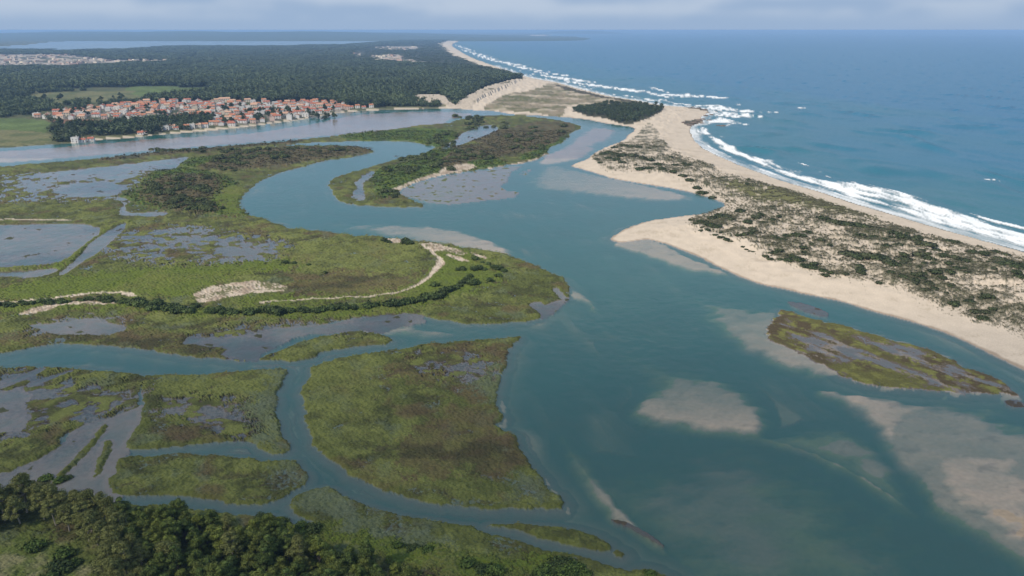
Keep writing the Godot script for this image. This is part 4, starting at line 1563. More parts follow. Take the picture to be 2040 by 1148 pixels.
const COVERS := [
	["FOREST", 0.5, [-1293,1417,-1022,1451,-976,1538,-914,1578,-839,1592,-846,1621,-663,1578,-612,1463,-603,1373,-660,1322,-619,1257,-497,1257,-401,1257,-336,1275,-281,1190,-176,1190,-180,1313,-133,1373,-89,1206,-89,1303,-73,1439,-59,1621,-28,1746,24,1911,-34,2134,-91,2384,-184,2549,-373,2779,-549,2957,-665,3054,-869,3884,-1012,4903,-1005,6199,-771,7140,-677,7725,-1020,10825,-1361,7887,-1423,6199,-1650,5815,-1982,5641,-2615,5641,-2521,4903,-2585,4546,-2825,4438,-3139,4546,-4062,4546]],
	["SCRUB", 0.5, [-665,3054,-869,3884,-1012,4903,-1005,6199,-771,7140,-607,6199,-365,4143,-178,2910,-102,2480,-29,2134,-90,2353,-182,2514,-367,2738,-549,2957]],
	["TOWNFAR", 0.4, [-3339,3729,-2580,3729,-2276,3729,-1922,3328,-1594,3005,-1413,3054,-1337,2910,-1457,2779,-1478,2549,-1625,2480,-2205,2447]],
	["TOWNFAR", 0.4, [-673,3517,-582,3729,-497,3328,-399,3005,-280,2738,-350,2779,-493,2957,-601,3213]],
	["TOWNFAR", 0.4, [-835,3884,-873,4237,-708,3452,-718,3389]],
	["TOWNFAR", 0.4, [-973,5476,-722,5476,-621,4778,-841,4778]],
	["BEACH", 0.3, [1347,22272,318,15788,-189,14034,-558,11841,-785,9713,-713,7140,-464,4903,-292,3585,-181,2957,-92,2447,-29,2110,26,1911,69,1834,71,1891,28,2062,-16,2323,-63,2621,-123,3005,-207,3585,-323,4546,-464,5815,-554,7140,-591,9238,-437,10825,-164,12223,283,14034,1091,18040]],
	["SLOPE", 0.6, [-183,1322,-162,1373,-131,1352,-97,1214,-89,1284,-65,1499,-37,1650,18,1852,71,1911,100,1729,76,1578,31,1499,-6,1428,-27,1313,-38,1206,-42,1159,-97,1166,-118,1214,-142,1206]],
	["DUNEFLAT", 0.8, [-45,1151,-31,1284,-6,1417,41,1499,99,1713,138,1538,174,1395,234,1248,181,1182,99,1182,74,1061,45,1081,-16,1129]],
	["HEATH", 0.6, [102,1650,138,1538,174,1395,200,1313,227,1257,201,1257,166,1332,129,1439,102,1565]],
	["PINE", 0.7, [92,1101,108,1144,130,1166,163,1206,190,1190,229,1190,240,1144,208,1048,180,989,153,962,137,1012,107,1061]],
	["FIELD", 0.4, [-839,1606,-663,1578,-612,1463,-603,1373,-674,1352,-742,1417]],
	["FIELDTAN", 0.5, [-926,1395,-906,1475,-784,1499,-742,1417,-664,1332,-676,1266,-754,1248,-811,1257]],
	["FIELD", 0.6, [-864,1012,-730,1024,-680,1012,-624,967,-570,870,-578,801,-671,776]],
	["FIELDRED", 0.4, [-651,1001,-623,1012,-553,1006,-536,978,-544,946,-597,957]],
	["FIELD", 0.5, [-547,995,-531,1012,-510,984,-511,946,-526,957]],
	["FIELD", 0.5, [-463,957,-464,989,-446,967,-439,926,-444,916]],
	["FIELDTAN", 0.5, [-770,897,-644,897,-570,870,-523,813,-532,783,-558,772,-648,749]],
	["VILLAGE", 0.4, [-695,1036,-676,1129,-662,1174,-645,1223,-602,1257,-501,1266,-401,1257,-334,1266,-273,1190,-260,1129,-304,1036,-349,957,-381,936,-425,1012,-458,1024,-489,1012,-524,1012,-559,1012,-641,1006]],
	["SHORE", 0.3, [-507,787,-489,817,-482,832,-455,849,-416,888,-349,957,-304,1036,-266,1122,-169,1170,-101,1178,-99,1159,-166,1151,-259,1094,-297,1012,-342,936,-408,870,-447,832,-473,817,-480,801,-500,776]],
	["HEATH", 0.8, [-192,853,-86,870,-13,916,28,984,76,984,85,931,71,879,51,801,32,749,-5,711,-28.9,674.0,-55.7,648.0,-69.4,655.6,-71,717,-65,765,-40,801]],
	["LUSH", 0.7, [-111.4,560.2,-124.6,607.7,-118.3,648.0,-94.0,693.5,-85,749,-64,749,-68.7,687.8,-69.6,648.0,-58.2,623.7,-77.1,594.6,-90.6,570.0,-92.3,541.7,-100.1,519.2]],
	["LUSH", 0.7, [-206,862,-162,902,-118,931,-76,897,-65,853,-73,798,-83,769,-95,790,-126,813,-186,821]],
	["LUSH", 0.6, [10,711,42,783,63,853,65,821,44,762,38,723,14.7,687.8]],
	["LUSH", 0.6, [-43.3,674.0,-17.3,693.5,-4.8,666.0,-25.4,645.5,-41.0,635.6]],
	["BARE", 0.5, [-62.4,645.5,-40.5,666.0,-34.5,643.0,-62.5,621.4]],
	["BARE", 0.5, [-95.7,550.8,-90.6,570.0,-74.3,607.7,-62.7,623.7,-40.7,630.8,-2.9,666.0,21.8,696.3,37,729,39,720,22.4,682.2,-2.8,655.6,-35.8,623.7,-61.2,607.7,-77.2,578.0,-84.0,558.3,-83.7,536.3,-90.3,541.7]],
	["MUDWEED", 1, [-51.4,503.0,-78.6,527.6,-86.2,550.8,-84.1,568.0,-69.0,598.9,-53.2,616.8,-27.4,638.1,4.7,660.7,18.4,640.5,2.1,594.6,-8.1,560.2,5.9,541.7,-3.8,520.8,-29.9,512.6]],
	["HEATH", 0.8, [-405.5,693.5,-373,729,-324,762,-281,794,-248,817,-243,798,-283,769,-324,736,-364,711,-389.6,682.2]],
	["HEATH", 0.8, [-295.3,660.7,-292,733,-249,762,-174,769,-148,742,-171,708,-202.2,674.0,-215.8,655.6,-246.1,635.6,-275.4,640.5]],
	["LUSH", 0.8, [-314.0,560.2,-322.4,623.7,-309.7,645.5,-280.5,630.8,-253.5,607.7,-218.8,560.2,-201.3,507.8,-183.0,474.7,-200.1,470.5,-217.4,479.0,-246.0,487.7,-277.5,507.8]],
	["LUSH", 0.7, [-323.9,687.8,-311,705,-294,711,-287.3,682.2,-298.0,650.5,-311.9,655.6]],
	["HEATH", 0.7, [-300.7,566.0,-302.8,601.1,-281.6,612.2,-252.7,594.6,-235.0,560.2,-228.6,524.2,-209.7,487.7,-218.5,473.3,-250.2,496.8,-278.1,524.2]],
	["WET", 1.2, [-235.3,383.9,-249.5,418.1,-245.6,438.0,-225.9,444.2,-193.9,438.0,-171.5,429.6,-147.7,414.8,-124.1,396.8,-109.0,383.9,-116.6,370.0,-136.7,363.8,-152.2,361.2,-170.3,365.5,-190.7,368.2,-211.9,371.8]],
	["WET", 1.2, [-448.8,612.2,-403.0,623.7,-353.7,623.7,-334.1,648.0,-315.8,601.1,-301.0,524.2,-334.1,515.9,-382.9,515.9]],
	["WET", 1.2, [-201.9,283.2,-178.6,289.0,-163.2,276.1,-145.0,269.3,-159.7,265.2,-187.8,267.2,-204.4,273.4]],
	["WET", 1.2, [-137.2,270.8,-124.5,276.1,-100.4,281.6,-74.9,284.4,-49.1,289.0,-37.4,284.4,-55.0,271.3,-79.8,269.3,-93.3,258.3,-100.3,243.7,-115.6,248.1,-127.7,253.6]],
	["WET", 1.2, [-190.2,234.1,-176.6,236.1,-162.4,228.1,-132.2,222.4,-128.6,213.4,-137.5,197.1,-145.5,197.1,-160.9,191.2]],
	["WET", 1, [-120.8,213.4,-108.5,216.9,-93.2,213.4,-82.0,213.4,-74.7,194.1,-81.0,188.3,-95.8,194.1,-112.1,201.8]],
	["BROWN", 1, [-196.4,270.8,-153.3,273.4,-119.6,258.3,-130.7,251.3,-156.1,258.3,-184.8,261.2,-206.8,258.3,-212.9,267.2]],
	["BROWN", 1, [-107.3,336.9,-85.1,352.7,-48.5,336.9,-63.2,318.7,-91.6,315.3,-114.1,325.8]],
	["BROWN", 1, [-52.6,236.1,-24.0,253.6,-2.0,258.3,-3.8,240.3,-14.6,228.1,-36.5,228.1]],
	["BROWN", 1, [-36.5,182.8,-20.2,206.6,-6.8,210.0,-5.7,197.1,1.5,177.5,-2.8,167.6,-14.5,172.5,-24.1,167.6]],
	["PALE", 1, [-92.0,210.0,-84.9,224.3,-75.4,196.2,-68.3,184.7,-75.0,184.1,-81.0,188.3,-82.5,197.1]],
	["PALE", 1, [-92.1,236.1,-85.8,235.3,-82.3,216.9,-86.3,213.4]],
	["PALE", 1, [-69.4,173.7,-63.9,177.5,-58.7,170.5,-59.3,166.5,-62.5,165.3]],
	["PALE", 1, [-58.4,158.6,-52.4,164.2,-43.5,158.6,-36.9,152.4,-28.4,148.4,-15.0,142.8,-19.7,139.2,-32.3,140.9,-46.9,150.4]],
	["PALE", 1, [-26.3,236.1,-3.8,240.3,-5.2,213.4,-16.2,224.3]],
	["PALE", 1, [0.0,170.0,7.9,168.8,12.4,160.8,5.4,158.6]],
	["MEADOW", 0.6, [-252.9,325.8,-231.7,339.9,-204.9,352.7,-168.5,361.2,-133.2,370.0,-117.9,374.5,-104.4,365.5,-122.4,352.7,-140.7,344.6,-153.8,325.8,-154.2,315.3,-172.9,314.0,-194.6,318.7,-215.3,312.6,-241.2,308.7]],
	["MEADOW", 0.6, [-56.2,396.8,-35.4,395.7,-17.0,377.3,-6.7,352.7,-5.1,336.9,-19.6,320.8,-33.2,310.0,-51.1,302.3,-75.0,294.9,-108.7,293.7,-110.3,298.5,-74.0,301.0,-47.7,311.3,-62.4,314.0,-80.7,310.0,-107.6,304.8,-125.9,303.5,-132.4,308.7,-110.8,315.3,-77.1,315.3,-56.7,323.6,-46.4,340.7,-41.7,365.5,-45.3,383.9]],
	["MEADOW", 0.6, [-236.0,301.0,-210.5,304.8,-180.1,304.8,-141.9,297.3,-108.7,293.7,-72.7,294.9,-50.6,299.2,-38.9,297.3,-49.6,292.5,-73.7,289.0,-107.2,289.0,-139.4,291.3,-176.9,298.5,-210.6,297.3,-231.8,294.9]],
	["MEADOW", 0.6, [-224.8,524.2,-231.1,566.0,-214.7,554.5,-201.3,507.8,-185.4,477.6,-197.7,473.3,-210.4,492.2]],
	["MEADOW", 0.5, [-275.4,358.6,-260.8,361.2,-248.0,365.5,-248.9,379.1,-255.7,413.7,-262.6,450.5,-258.0,450.5,-246.6,407.2,-240.5,375.4,-240.6,356.9,-256.5,354.4,-271.4,352.7]],
	["MEADOW", 0.7, [-40.3,143.7,-27.2,140.6,-17.1,138.3,-7.2,136.0,4.9,137.1,9.6,135.7,7.0,131.1,-18.8,131.1,-36.9,139.2]],
	["MEADOW", 0.8, [-60.0,150.4,-48.8,147.4,-37.6,142.8,-39.7,140.9,-53.4,145.5,-62.3,149.4]],
	["GLADE", 0.8, [-156.5,138.3,-125.9,140.0,-123.7,146.1,-114.6,143.7,-104.5,138.3,-95.3,129.2,-77.1,96.1,-120.3,96.1]],
	["BARE", 0.9, [-153.3,318.7,-145.5,330.1,-126.9,334.6,-111.5,327.2,-112.5,320.8,-126.3,318.1,-137.7,310.0,-145.8,306.7,-150.6,311.3]],
	["BARE", 0.8, [-55.0,401.9,-44.7,400.9,-26.3,382.9,-28.4,379.1,-40.4,386.8,-45.3,383.9,-39.3,374.5,-37.1,362.9,-40.0,348.6,-43.4,336.9,-46.3,329.4,-47.8,330.9,-42.7,348.6,-40.7,366.4,-42.9,377.3,-49.8,392.7]],
	["BARE", 0.6, [-36.2,381.0,-26.5,371.8,-23.4,366.4,-29.0,368.2,-36.6,376.3]],
	["BARE", 0.6, [-23.5,382.9,-14.6,375.4,-15.6,372.7,-22.7,379.1]],
	["BARE", 0.6, [-76.4,411.5,-68.7,411.5,-66.3,405.1,-73.6,404.0]],
	["LIGHT", 1, [-76.6,238.2,-66.3,246.8,-53.9,248.1,-47.4,228.1,-45.9,200.2,-48.7,182.8,-57.0,185.5,-66.3,200.2]],
	["LIGHT", 1, [-46.2,171.2,-23.5,161.9,-8.1,157.6,10.8,157.6,-2.8,161.9,-22.7,167.6,-38.2,174.9]],
	["LIGHT", 1, [-132.3,230.1,-110.8,231.2,-91.4,234.1,-89.8,213.4,-108.5,216.9,-126.0,220.5]],
	["WET", 1, [-39.6,251.3,-24.0,253.6,-11.9,251.3,-7.5,234.1,-16.3,226.2,-27.8,232.0,-36.0,238.2]],
	["GULLY", 0.8, [113.5,308.7,199.1,236.1,175.9,203.4,151.9,213.4,92.9,244.6]],
	["LIGHT", 1, [-133.5,388.8,-97.3,409.3,-65.3,398.8,-50.0,370.0,-52.1,344.6,-85.1,352.7,-114.1,361.2]],
	["BARE", 0.5, [-184.5,304.2,-206.7,302.3,-211.4,294.9,-220.4,291.3,-219.3,296.7,-209.0,306.1,-181.4,307.4]],
	["DUNE", 0.8, [184,957,183,897,168,801,168,717,179.0,653.0,194.4,590.4,210.2,550.8,226.1,499.9,241.1,462.3,253.8,425.0,259.3,409.3,273.2,390.7,285.6,373.6,301.4,336.9,303.9,284.4,220.4,194.1,215.3,228.1,210.1,263.2,207.8,274.5,200.4,285.5,194.4,301.0,188.0,318.7,171.2,335.4,160.9,343.1,144.7,365.5,140.7,386.8,131.0,407.2,118.5,429.6,118.6,457.0,131.8,473.3,149.5,490.7,158.1,509.4,153.5,558.3,135.5,607.7,94.0,623.7,81.3,660.7,79,705,95,745,117,787,144,841,170,931]],
	["GRASSY", 0.6, [188.5,541.7,210.2,550.8,223.0,529.3,232.1,496.8,242.1,461.0,233.9,454.4,215.1,473.3,195.8,496.8,180.2,515.9,171.8,566.0,186.5,573.9]],
	["ROCK", 0.9, [234,978,258,1012,277,1036,301,1101,285,1061,265,1001,240,951]],
	["ROCK", 0.9, [291,1198,310,1174,308,1129,299,1144,284,1166]],
	["SALTFLAT", 0.5, [65.2,406.1,67.8,395.7,82.3,373.6,91.8,358.6,107.6,350.3,116.5,346.2,109.6,364.6,105.6,378.2,99.1,390.7,89.7,405.1,80.9,411.5]],
	["WEEDBED", 0.6, [25.6,151.8,29.3,150.0,32.3,148.4,35.5,145.0,37.6,141.7,36.4,142.0,31.7,146.7,27.9,149.2]],
	["WEEDBED", 0.8, [130.8,307.4,138.0,304.8,143.2,294.9,141.6,290.1,136.0,291.3,130.9,298.5]],
	["WEEDBED", 0.8, [169.2,213.4,174.8,214.1,175.0,209.3,169.0,209.3]],
]
const PATHS := [
	[1.3, [-280.8,299.2,-239.0,305.4,-223.0,308.7,-202.3,318.1,-191.2,318.7,-180.1,314.0]],
	[0.8, [-117.6,306.7,-99.5,309.3,-81.2,312.0,-65.7,314.6,-54.5,320.1,-47.6,329.4,-42.5,344.6,-39.2,364.6,-41.4,376.3,-48.7,390.7,-54.6,400.9]],
	[0.8, [-344.5,459.6,-295.6,457.0]],
]
const BARS := [
	[-0.06, 3, 20, [-5.8,388.8,-120.9,457.0], [-127.3,455.7,-114.5,458.3,-81.1,459.6,-60.0,453.1,-45.8,444.2,-28.4,427.3,-17.1,410.4,-8.9,399.8,-2.3,382.0,-18.3,388.8,-41.9,401.9,-73.7,413.7,-91.2,425.0,-109.9,438.0], 0.5],
	[-0.1, 2.5, 14, [64.7,197.1,69.9,253.6], [40.2,263.2,60.2,245.5,72.3,239.9,80.1,233.7,83.4,225.0,84.5,216.9,83.6,208.3,80.4,199.3,77.1,194.4,72.0,194.4,61.5,197.4,49.5,201.8,41.7,206.6,44.9,213.4,49.3,222.4,50.4,234.1,45.5,244.6], 1.3],
	[-0.8, 6, 14, [84.1,188.3,98.5,228.1], [67.1,194.1,75.2,192.9,87.9,184.7,93.3,179.3,98.0,173.2,104.3,161.5,106.0,158.6,110.9,174.9,112.2,188.3,108.4,197.1,100.3,197.1,88.8,192.3,79.7,193.5], 0],
	[-0.45, 2, 6, [83.1,185.5,87.3,197.1], [67.3,195.0,75.6,194.4,88.8,187.2,94.3,181.7,99.1,175.5,102.8,168.8,106.6,159.7,104.1,161.0,97.9,173.0,93.1,178.8,87.7,184.1,75.0,192.3], 0],
	[-1.35, 14, 30, [38.1,158.6,108.1,139.2], [44.0,167.6,56.5,177.5,73.4,184.1,91.6,176.2,103.4,159.7,106.1,146.5,112.3,134.0,121.6,109.6,108.5,93.0,36.8,93.0,42.3,131.1,35.8,146.5,28.2,156.5,23.0,170.0], 0],
	[-0.5, 3, 12, [118.2,198.3,151.9,213.4], [110.6,222.0,117.1,208.0,118.2,198.3,116.1,184.7,115.6,174.2,115.3,162.4,116.0,152.6,118.6,144.0,123.4,136.4,134.3,118.8,194.7,182.8,170.1,204.7,165.1,212.4,158.1,215.9,139.9,214.4,129.7,217.3], 0],
	[-0.08, 4, 12, [120.8,213.4,165.0,197.1], [110.6,222.0,129.9,217.6,144.1,214.8,168.1,214.4,171.0,206.0,186.1,191.2,182.7,186.9,166.6,199.6,155.3,205.0,139.2,206.0,128.1,200.8,122.7,193.5,117.9,181.4,116.9,171.2,117.4,161.9,115.3,162.4,115.6,174.2,116.1,184.7,118.2,198.3,117.1,208.0], 0.5],
	[0.05, 8, 16, [121.3,150.4,134.1,191.2], [116.6,178.8,127.0,188.3,137.1,188.3,147.1,191.7,162.5,193.5,187.1,182.8,134.9,119.5,123.5,136.6,118.7,144.2,116.2,152.8,115.4,162.6], 0.35],
	[-0.22, 5, 12, [121.7,258.3,87.5,308.7], [86.9,318.1,91.9,316.7,104.5,310.0,121.9,301.0,140.4,288.4,155.7,274.0,169.1,259.8,176.8,239.4,180.8,226.9,176.9,215.2,168.1,214.4,153.6,216.2,129.9,221.3,120.8,228.9,109.0,236.1,99.5,246.8,92.0,260.7,87.3,273.4,84.4,287.2,85.1,306.7], 0.7],
	[-0.12, 2.2, 6, [34.5,146.5,15.4,197.1], [15.0,197.1,18.2,191.7,21.6,183.3,25.0,174.9,26.8,166.5,29.2,158.6,31.6,154.0,34.2,148.4,37.8,140.9,35.1,142.8,31.3,146.5,27.4,150.4,24.3,157.1,21.0,164.9,17.5,173.2,14.9,182.8], 1.2],
	[-0.35, 3, 9, [30.7,308.7,23.0,336.9], [18.4,348.6,28.5,342.3,34.7,325.8,37.8,308.7,37.7,299.2,34.6,312.0,28.9,315.3], 0],
	[-0.14, 8, 20, [123.6,550.8,13.4,623.7], [9.0,623.7,38.5,674.0,65.0,648.0,101.4,586.2,127.6,550.8,137.2,524.2,105.7,519.2,51.1,541.7,12.2,560.2], 0.3],
	[-0.05, 6, 16, [85,749,61,783], [43,759,70,862,106,946,142,916,132,853,100,783,73,711,43.3,674.0,24.1,674.0], 0],
	[-0.045, 6, 12, [-215,957,-227,1012], [-635,733,-542,749,-467,805,-425,837,-364,862,-316,897,-285,967,-243,1087,-163,1129,-94,1129,-46,1087,-79,1024,-95,967,-162,897,-248,837,-295,801,-357,762,-418,717,-489.2,671.3,-556.0,635.6], 0],
	[-0.3, 2, 8, [-56.3,278.8,-47.6,278.8], [-70.8,276.1,-52.9,284.4,-30.3,278.8,-17.0,272.4,-29.2,267.2,-48.3,269.3], 0],
	[-0.2, 1.5, 5, [65.3,398.8,77.7,370.0], [61.7,405.1,67.5,393.7,81.8,370.9,91.0,355.2,106.7,347.0,117.4,340.7,112.9,356.9,98.7,388.8,82.5,411.5], 0],
	[-0.7, 1.2, 3, [-5.2,213.4,-1.8,216.9], [2.3,267.2,4.2,269.3,0.0,253.6,-1.5,236.1,-2.1,216.9,-1.3,197.1,2.3,188.3,6.0,178.8,10.7,168.1,16.1,156.5,13.4,155.5,4.4,176.2,-1.6,191.2,-5.7,197.1,-4.4,216.9,-3.3,244.6], 0],
]
const FOAMS := [
	[-475,6282,-348,5413,-228,4481,-223,4396,-318,4955,-463,6118],
	[-332,4815,-213,4199,-101,3544,-100,3491,-199,3917,-327,4742],
	[-212,3909,-118,3491,-43,3126,-42,3085,-112,3293,-209,3860],
	[-153,3471,-41,3005,69,2528,68,2500,-38,2822,-152,3433],
	[-38,2792,43,2514,111,2252,110,2225,41,2384,-38,2767],
	[48,2335,104,2175,159,2074,157,2050,100,2095,47,2312],
	[65,2119,124,2008,181,1883,209,1771,207,1754,172,1787,117,1899,65,2100],
	[104,1899,170,1770,230,1627,287,1487,305,1358,303,1347,274,1417,220,1559,163,1690,103,1883],
	[302,1656,319,1599,323,1469,320,1457,306,1531,300,1644],
	[287,1434,349,1442,405,1369,402,1357,332,1371,285,1422],
	[210,1444,253,1352,291,1271,323,1223,386,1235,383,1227,318,1206,285,1244,246,1313,208,1435],
	[301,1170,344,1206,373,1166,387,1118,384,1111,360,1122,326,1144,299,1162],
	[297,1108,336,1122,359,1094,371,1052,369,1045,342,1042,313,1042,294,1094],
	[266,1001,308,1048,317,984,325,965,323,959,310,962,288,978,263,989],
	[393,1117,407,1124,414,1117,413,1113,401,1106,392,1113],
	[465,1184,481,1182,492,1169,490,1164,475,1166,464,1180],
	[236,941,255,951,245,879,244,813,246,745,250.8,682.2,257.5,635.6,267.6,594.6,282.1,571.9,295.4,548.9,303.2,519.2,309.5,490.7,317.3,458.3,324.6,429.6,331.2,374.5,310.7,348.6,297.9,390.7,289.8,414.8,281.1,441.7,274.1,465.0,267.2,492.2,257.2,517.5,249.3,550.8,242.0,594.6,234.7,635.6,229.1,690.6,224,742,222,790,231,857,233,931],
	[295.7,551.9,300.0,540.8,300.2,524.2,298.5,520.8,295.4,531.9,294.6,549.7],
	[317.9,494.7,320.9,476.1,326.3,457.7,334.2,439.8,346.4,393.7,338.6,383.9,326.7,429.0,318.8,446.1,314.0,465.0,316.8,492.8],
	[280.2,579.6,285.2,577.0,283.6,560.2,281.8,556.4,278.9,563.1,278.7,576.4],
	[273.6,608.9,277.1,606.8,278.8,597.6,278.1,595.9,274.1,599.8,272.7,606.6],
	[274.8,675.1,277.5,669.4,279.1,659.2,278.3,657.1,274.8,662.6,274.0,672.9],
	[274.0,631.5,277.6,629.1,279.1,622.1,278.6,620.7,275.1,623.0,273.5,630.1],
	[400.3,591.0,411.7,598.9,413.0,591.0,412.2,589.8,409.0,594.6,399.5,589.8],
	[292.7,570.7,303.8,544.4,309.1,525.1,308.2,523.4,301.0,539.0,291.9,569.2],
]
const WOOD := [-168.1,155.1,-134.7,156.2,-127.5,157.3,-119.8,155.5,-111.5,150.4,-100.4,148.8,-87.7,148.8,-77.7,146.1,-68.3,144.4,-60.5,143.2,-54.2,140.9,-47.8,137.3,-42.3,134.4,-34.6,131.4,-28.4,128.4,-22.3,125.5,-17.4,121.2,-14.5,113.9,-12.2,88.9,-111.3,88.9]
const GLADE := [-159.8,142.5,-129.2,145.3,-123.9,148.7,-115.2,147.2,-102.7,139.8,-93.3,131.3,-72.7,95.3,-119.3,95.3]
const HEDGE := [
	["low dark shrub in the unbroken hedge beside the pale track", [[-258.5,295.3,2.2], [-255.4,296.2,1.9], [-254.3,297.6,2.1], [-251.5,298.7,2.4], [-248.0,297.2,2.6], [-247.0,298.4,2.8], [-243.9,299.3,2.6], [-242.5,300.0,2.5], [-239.6,297.6,2.8], [-236.9,300.9,2.9], [-234.1,302.3,2.3], [-231.5,300.9,2.9], [-229.0,300.1,2], [-227.9,304.1,2.3], [-224.7,302.0,2.4], [-222.7,302.8,2.5], [-219.9,305.5,2.6], [-216.8,305.9,3], [-214.9,303.7,2.8], [-211.8,307.2,2.5], [-209.9,305.0,2.8], [-207.7,305.9,1.9], [-204.7,309.3,1.9], [-202.3,307.5,2], [-200.8,309.5,2.8], [-198.8,309.5,1.9], [-194.1,309.0,3.1], [-191.0,309.0,3.2], [-189.8,306.7,2.7], [-187.8,306.5,2.5], [-184.1,305.7,2], [-181.0,305.7,3.2], [-178.4,305.3,2.5], [-176.7,305.7,2.7]]],
	["tall leafy shrub in the thick clump where the hedge ends", [[-174.3,303.6,4.4], [-172.8,302.0,4], [-171.6,300.6,4.5], [-169.4,300.8,2.7], [-168.0,300.1,2.7], [-166.0,299.5,2.8], [-165.1,300.5,3.9], [-164.2,301.9,4], [-163.6,296.2,3.9], [-157.8,297.2,3.5], [-157.3,297.2,3.4], [-156.5,297.1,3.8], [-154.6,296.7,4.1], [-153.8,297.7,4], [-150.7,294.4,4.1], [-149.0,293.6,3.5], [-145.3,292.4,3.3], [-144.8,297.8,3.5]]],
	["small dark shrub in the row below the bare sandy patch", [[-137.7,292.9,2.4], [-135.9,295.6,2.5], [-134.6,292.4,2.6], [-132.5,295.0,3], [-130.3,292.7,3], [-127.2,294.7,2.4], [-126.1,292.5,3], [-123.6,292.5,2.5], [-118.0,293.1,4.1], [-116.5,291.1,4.2], [-113.1,294.6,3.3]]],
	["round dark shrub in the row along the thin curved track", [[-111.8,294.9,3.4], [-107.4,293.1,4.4], [-105.0,291.3,4.2], [-102.0,295.5,3], [-99.6,293.7,2.6], [-95.0,294.9,3.4], [-92.4,293.7,2.6], [-87.9,293.7,3.2], [-85.2,294.9,3.6], [-82.1,296.1,3.4], [-78.7,297.3,3.2], [-75.5,297.3,3.4], [-72.1,297.3,3], [-65.6,299.2,4], [-62.7,299.8,3.2], [-57.4,301.0,3.8], [-54.7,301.6,4.4], [-51.9,302.9,4], [-48.7,304.8,3.8], [-46.6,306.7,3], [-42.9,307.4,3.6], [-40.4,310.0,4.4], [-37.6,311.3,4.6], [-34.7,312.6,4.2], [-32.1,318.7,3.6], [-30.1,320.8,3.2]]],
	["dark shrub on the bright meadow inside the marsh point", [[-28.4,323.6,3.4], [-26.2,327.9,3], [-24.7,331.6,2.8], [-23.0,336.9,2.6], [-22.0,341.5,2.4], [-20.1,330.1,3.4], [-18.4,332.4,3.4], [-26.3,352.7,3], [-28.1,351.9,2.2], [-20.0,353.6,3], [-17.1,354.4,3], [-14.4,352.7,2.2], [-20.2,369.1,3], [-9.4,355.2,3], [-6.7,352.7,3], [-4.2,350.3,2.2], [-11.4,335.4,2.6], [-38.3,327.2,3], [-16.4,364.6,2], [-13.0,361.2,2.2], [-7.0,342.3,2.4]]],
	["dark shrub by the bare sand at the marsh's river edge", [[-77.2,407.2,3], [-73.6,404.0,2.4], [-63.5,403.0,4.4], [-60.9,400.9,3.2], [-123.3,364.6,2.6], [-118.7,362.9,2.2], [-110.0,361.2,1.6], [-98.0,348.6,1.6]]],]
const DUNE_SHRUBS := [
	["dark green shrub on the sand hook north of the blue bay", [[92,717,5], [99,723,6], [103,708,6], [106.8,687.5,6], [99.2,668.0,5], [93.7,684.6,5], [103.3,657.3,5], [110,760,5], [121,767,6], [127,753,6], [133,743,5], [118.1,684.6,6], [125.9,679.0,6], [131.1,668.0,6], [134.2,647.0,6], [123.6,627.2,6], [114.6,627.2,6], [133.9,622.4,5], [83.0,684.6,4], [83.3,662.6,3], [140.3,610.7,5], [145.5,595.1,5], [147.9,578.1,5], [148.2,554.2,5], [148.4,539.3,5], [152.4,525.1,4], [150.2,668.0,3], [151,708,3], [149.3,641.9,4]]],
	["dark green shrub at the dune edge facing the river sand", [[118.7,451.4,3], [118.5,439.9,3], [122.1,442.4,3.5], [123.7,436.1,3.5], [125.6,431.3,4], [127.5,427.7,4], [130.7,430.1,3], [120.0,427.7,2.4], [121.6,421.8,2.4], [116.9,420.7,2.2], [123.2,410.5,2.6], [125.0,405.1,2.6], [127.1,400.8,2.6], [128.9,398.7,2.2], [135.9,407.2,3], [139.9,408.3,3.5], [144.1,409.4,3], [133.3,454.0,5], [140.2,460.7,6], [143.4,456.7,6], [142.7,446.2,4], [158.0,474.7,5], [152.2,439.9,4], [160.4,450.1,5], [162.8,442.4,4], [139.7,369.4,3], [141.2,365.8,3], [146.1,375.9,3.5], [150.5,378.7,3.5], [146.1,364.0,2.4], [148.9,360.5,3.5], [153.6,365.8,4], [155.5,362.2,4], [155.1,353.6,3], [156.5,351.1,3.5], [158.5,349.5,3], [161.5,345.4,3], [160.1,339.0,3], [156.7,406.2,4], [159.3,400.8,4], [167.7,411.6,5], [172.5,408.3,5], [182.1,417.2,5], [132.5,386.5,1.8], [133.6,383.6,1.6], [135.0,381.6,1.6], [136.4,379.7,1.6], [204.0,447.5,6], [207.3,439.9,6], [212.1,436.1,6], [187.0,373.1,6], [190.9,369.4,6], [195.5,367.6,6], [199.3,364.0,6], [202.1,358.8,6], [201.3,352.0,5], [212.0,362.2,5], [222.6,366.7,5], [225.6,362.2,5], [236.3,366.7,4], [239.2,362.2,4], [219.1,341.4,4], [222.9,339.0,4], [214.4,337.5,4]]],
	["broad green shrub in the dune thicket facing the surf", [[216.9,432.5,6], [221.5,428.9,6], [225.0,423.0,6], [229.6,419.5,5], [231.7,411.6,6], [233.3,402.9,6], [238.1,400.8,6], [239.5,392.5,6], [241.7,388.5,5], [242.1,382.6,4], [258.1,401.9,4], [260.7,398.7,4], [274.2,380.7,3], [277.4,376.8,3.5], [261.2,371.2,4], [263.7,362.2,5], [264.5,355.3,5], [265.9,349.5,5], [258.5,375.9,4]]],]
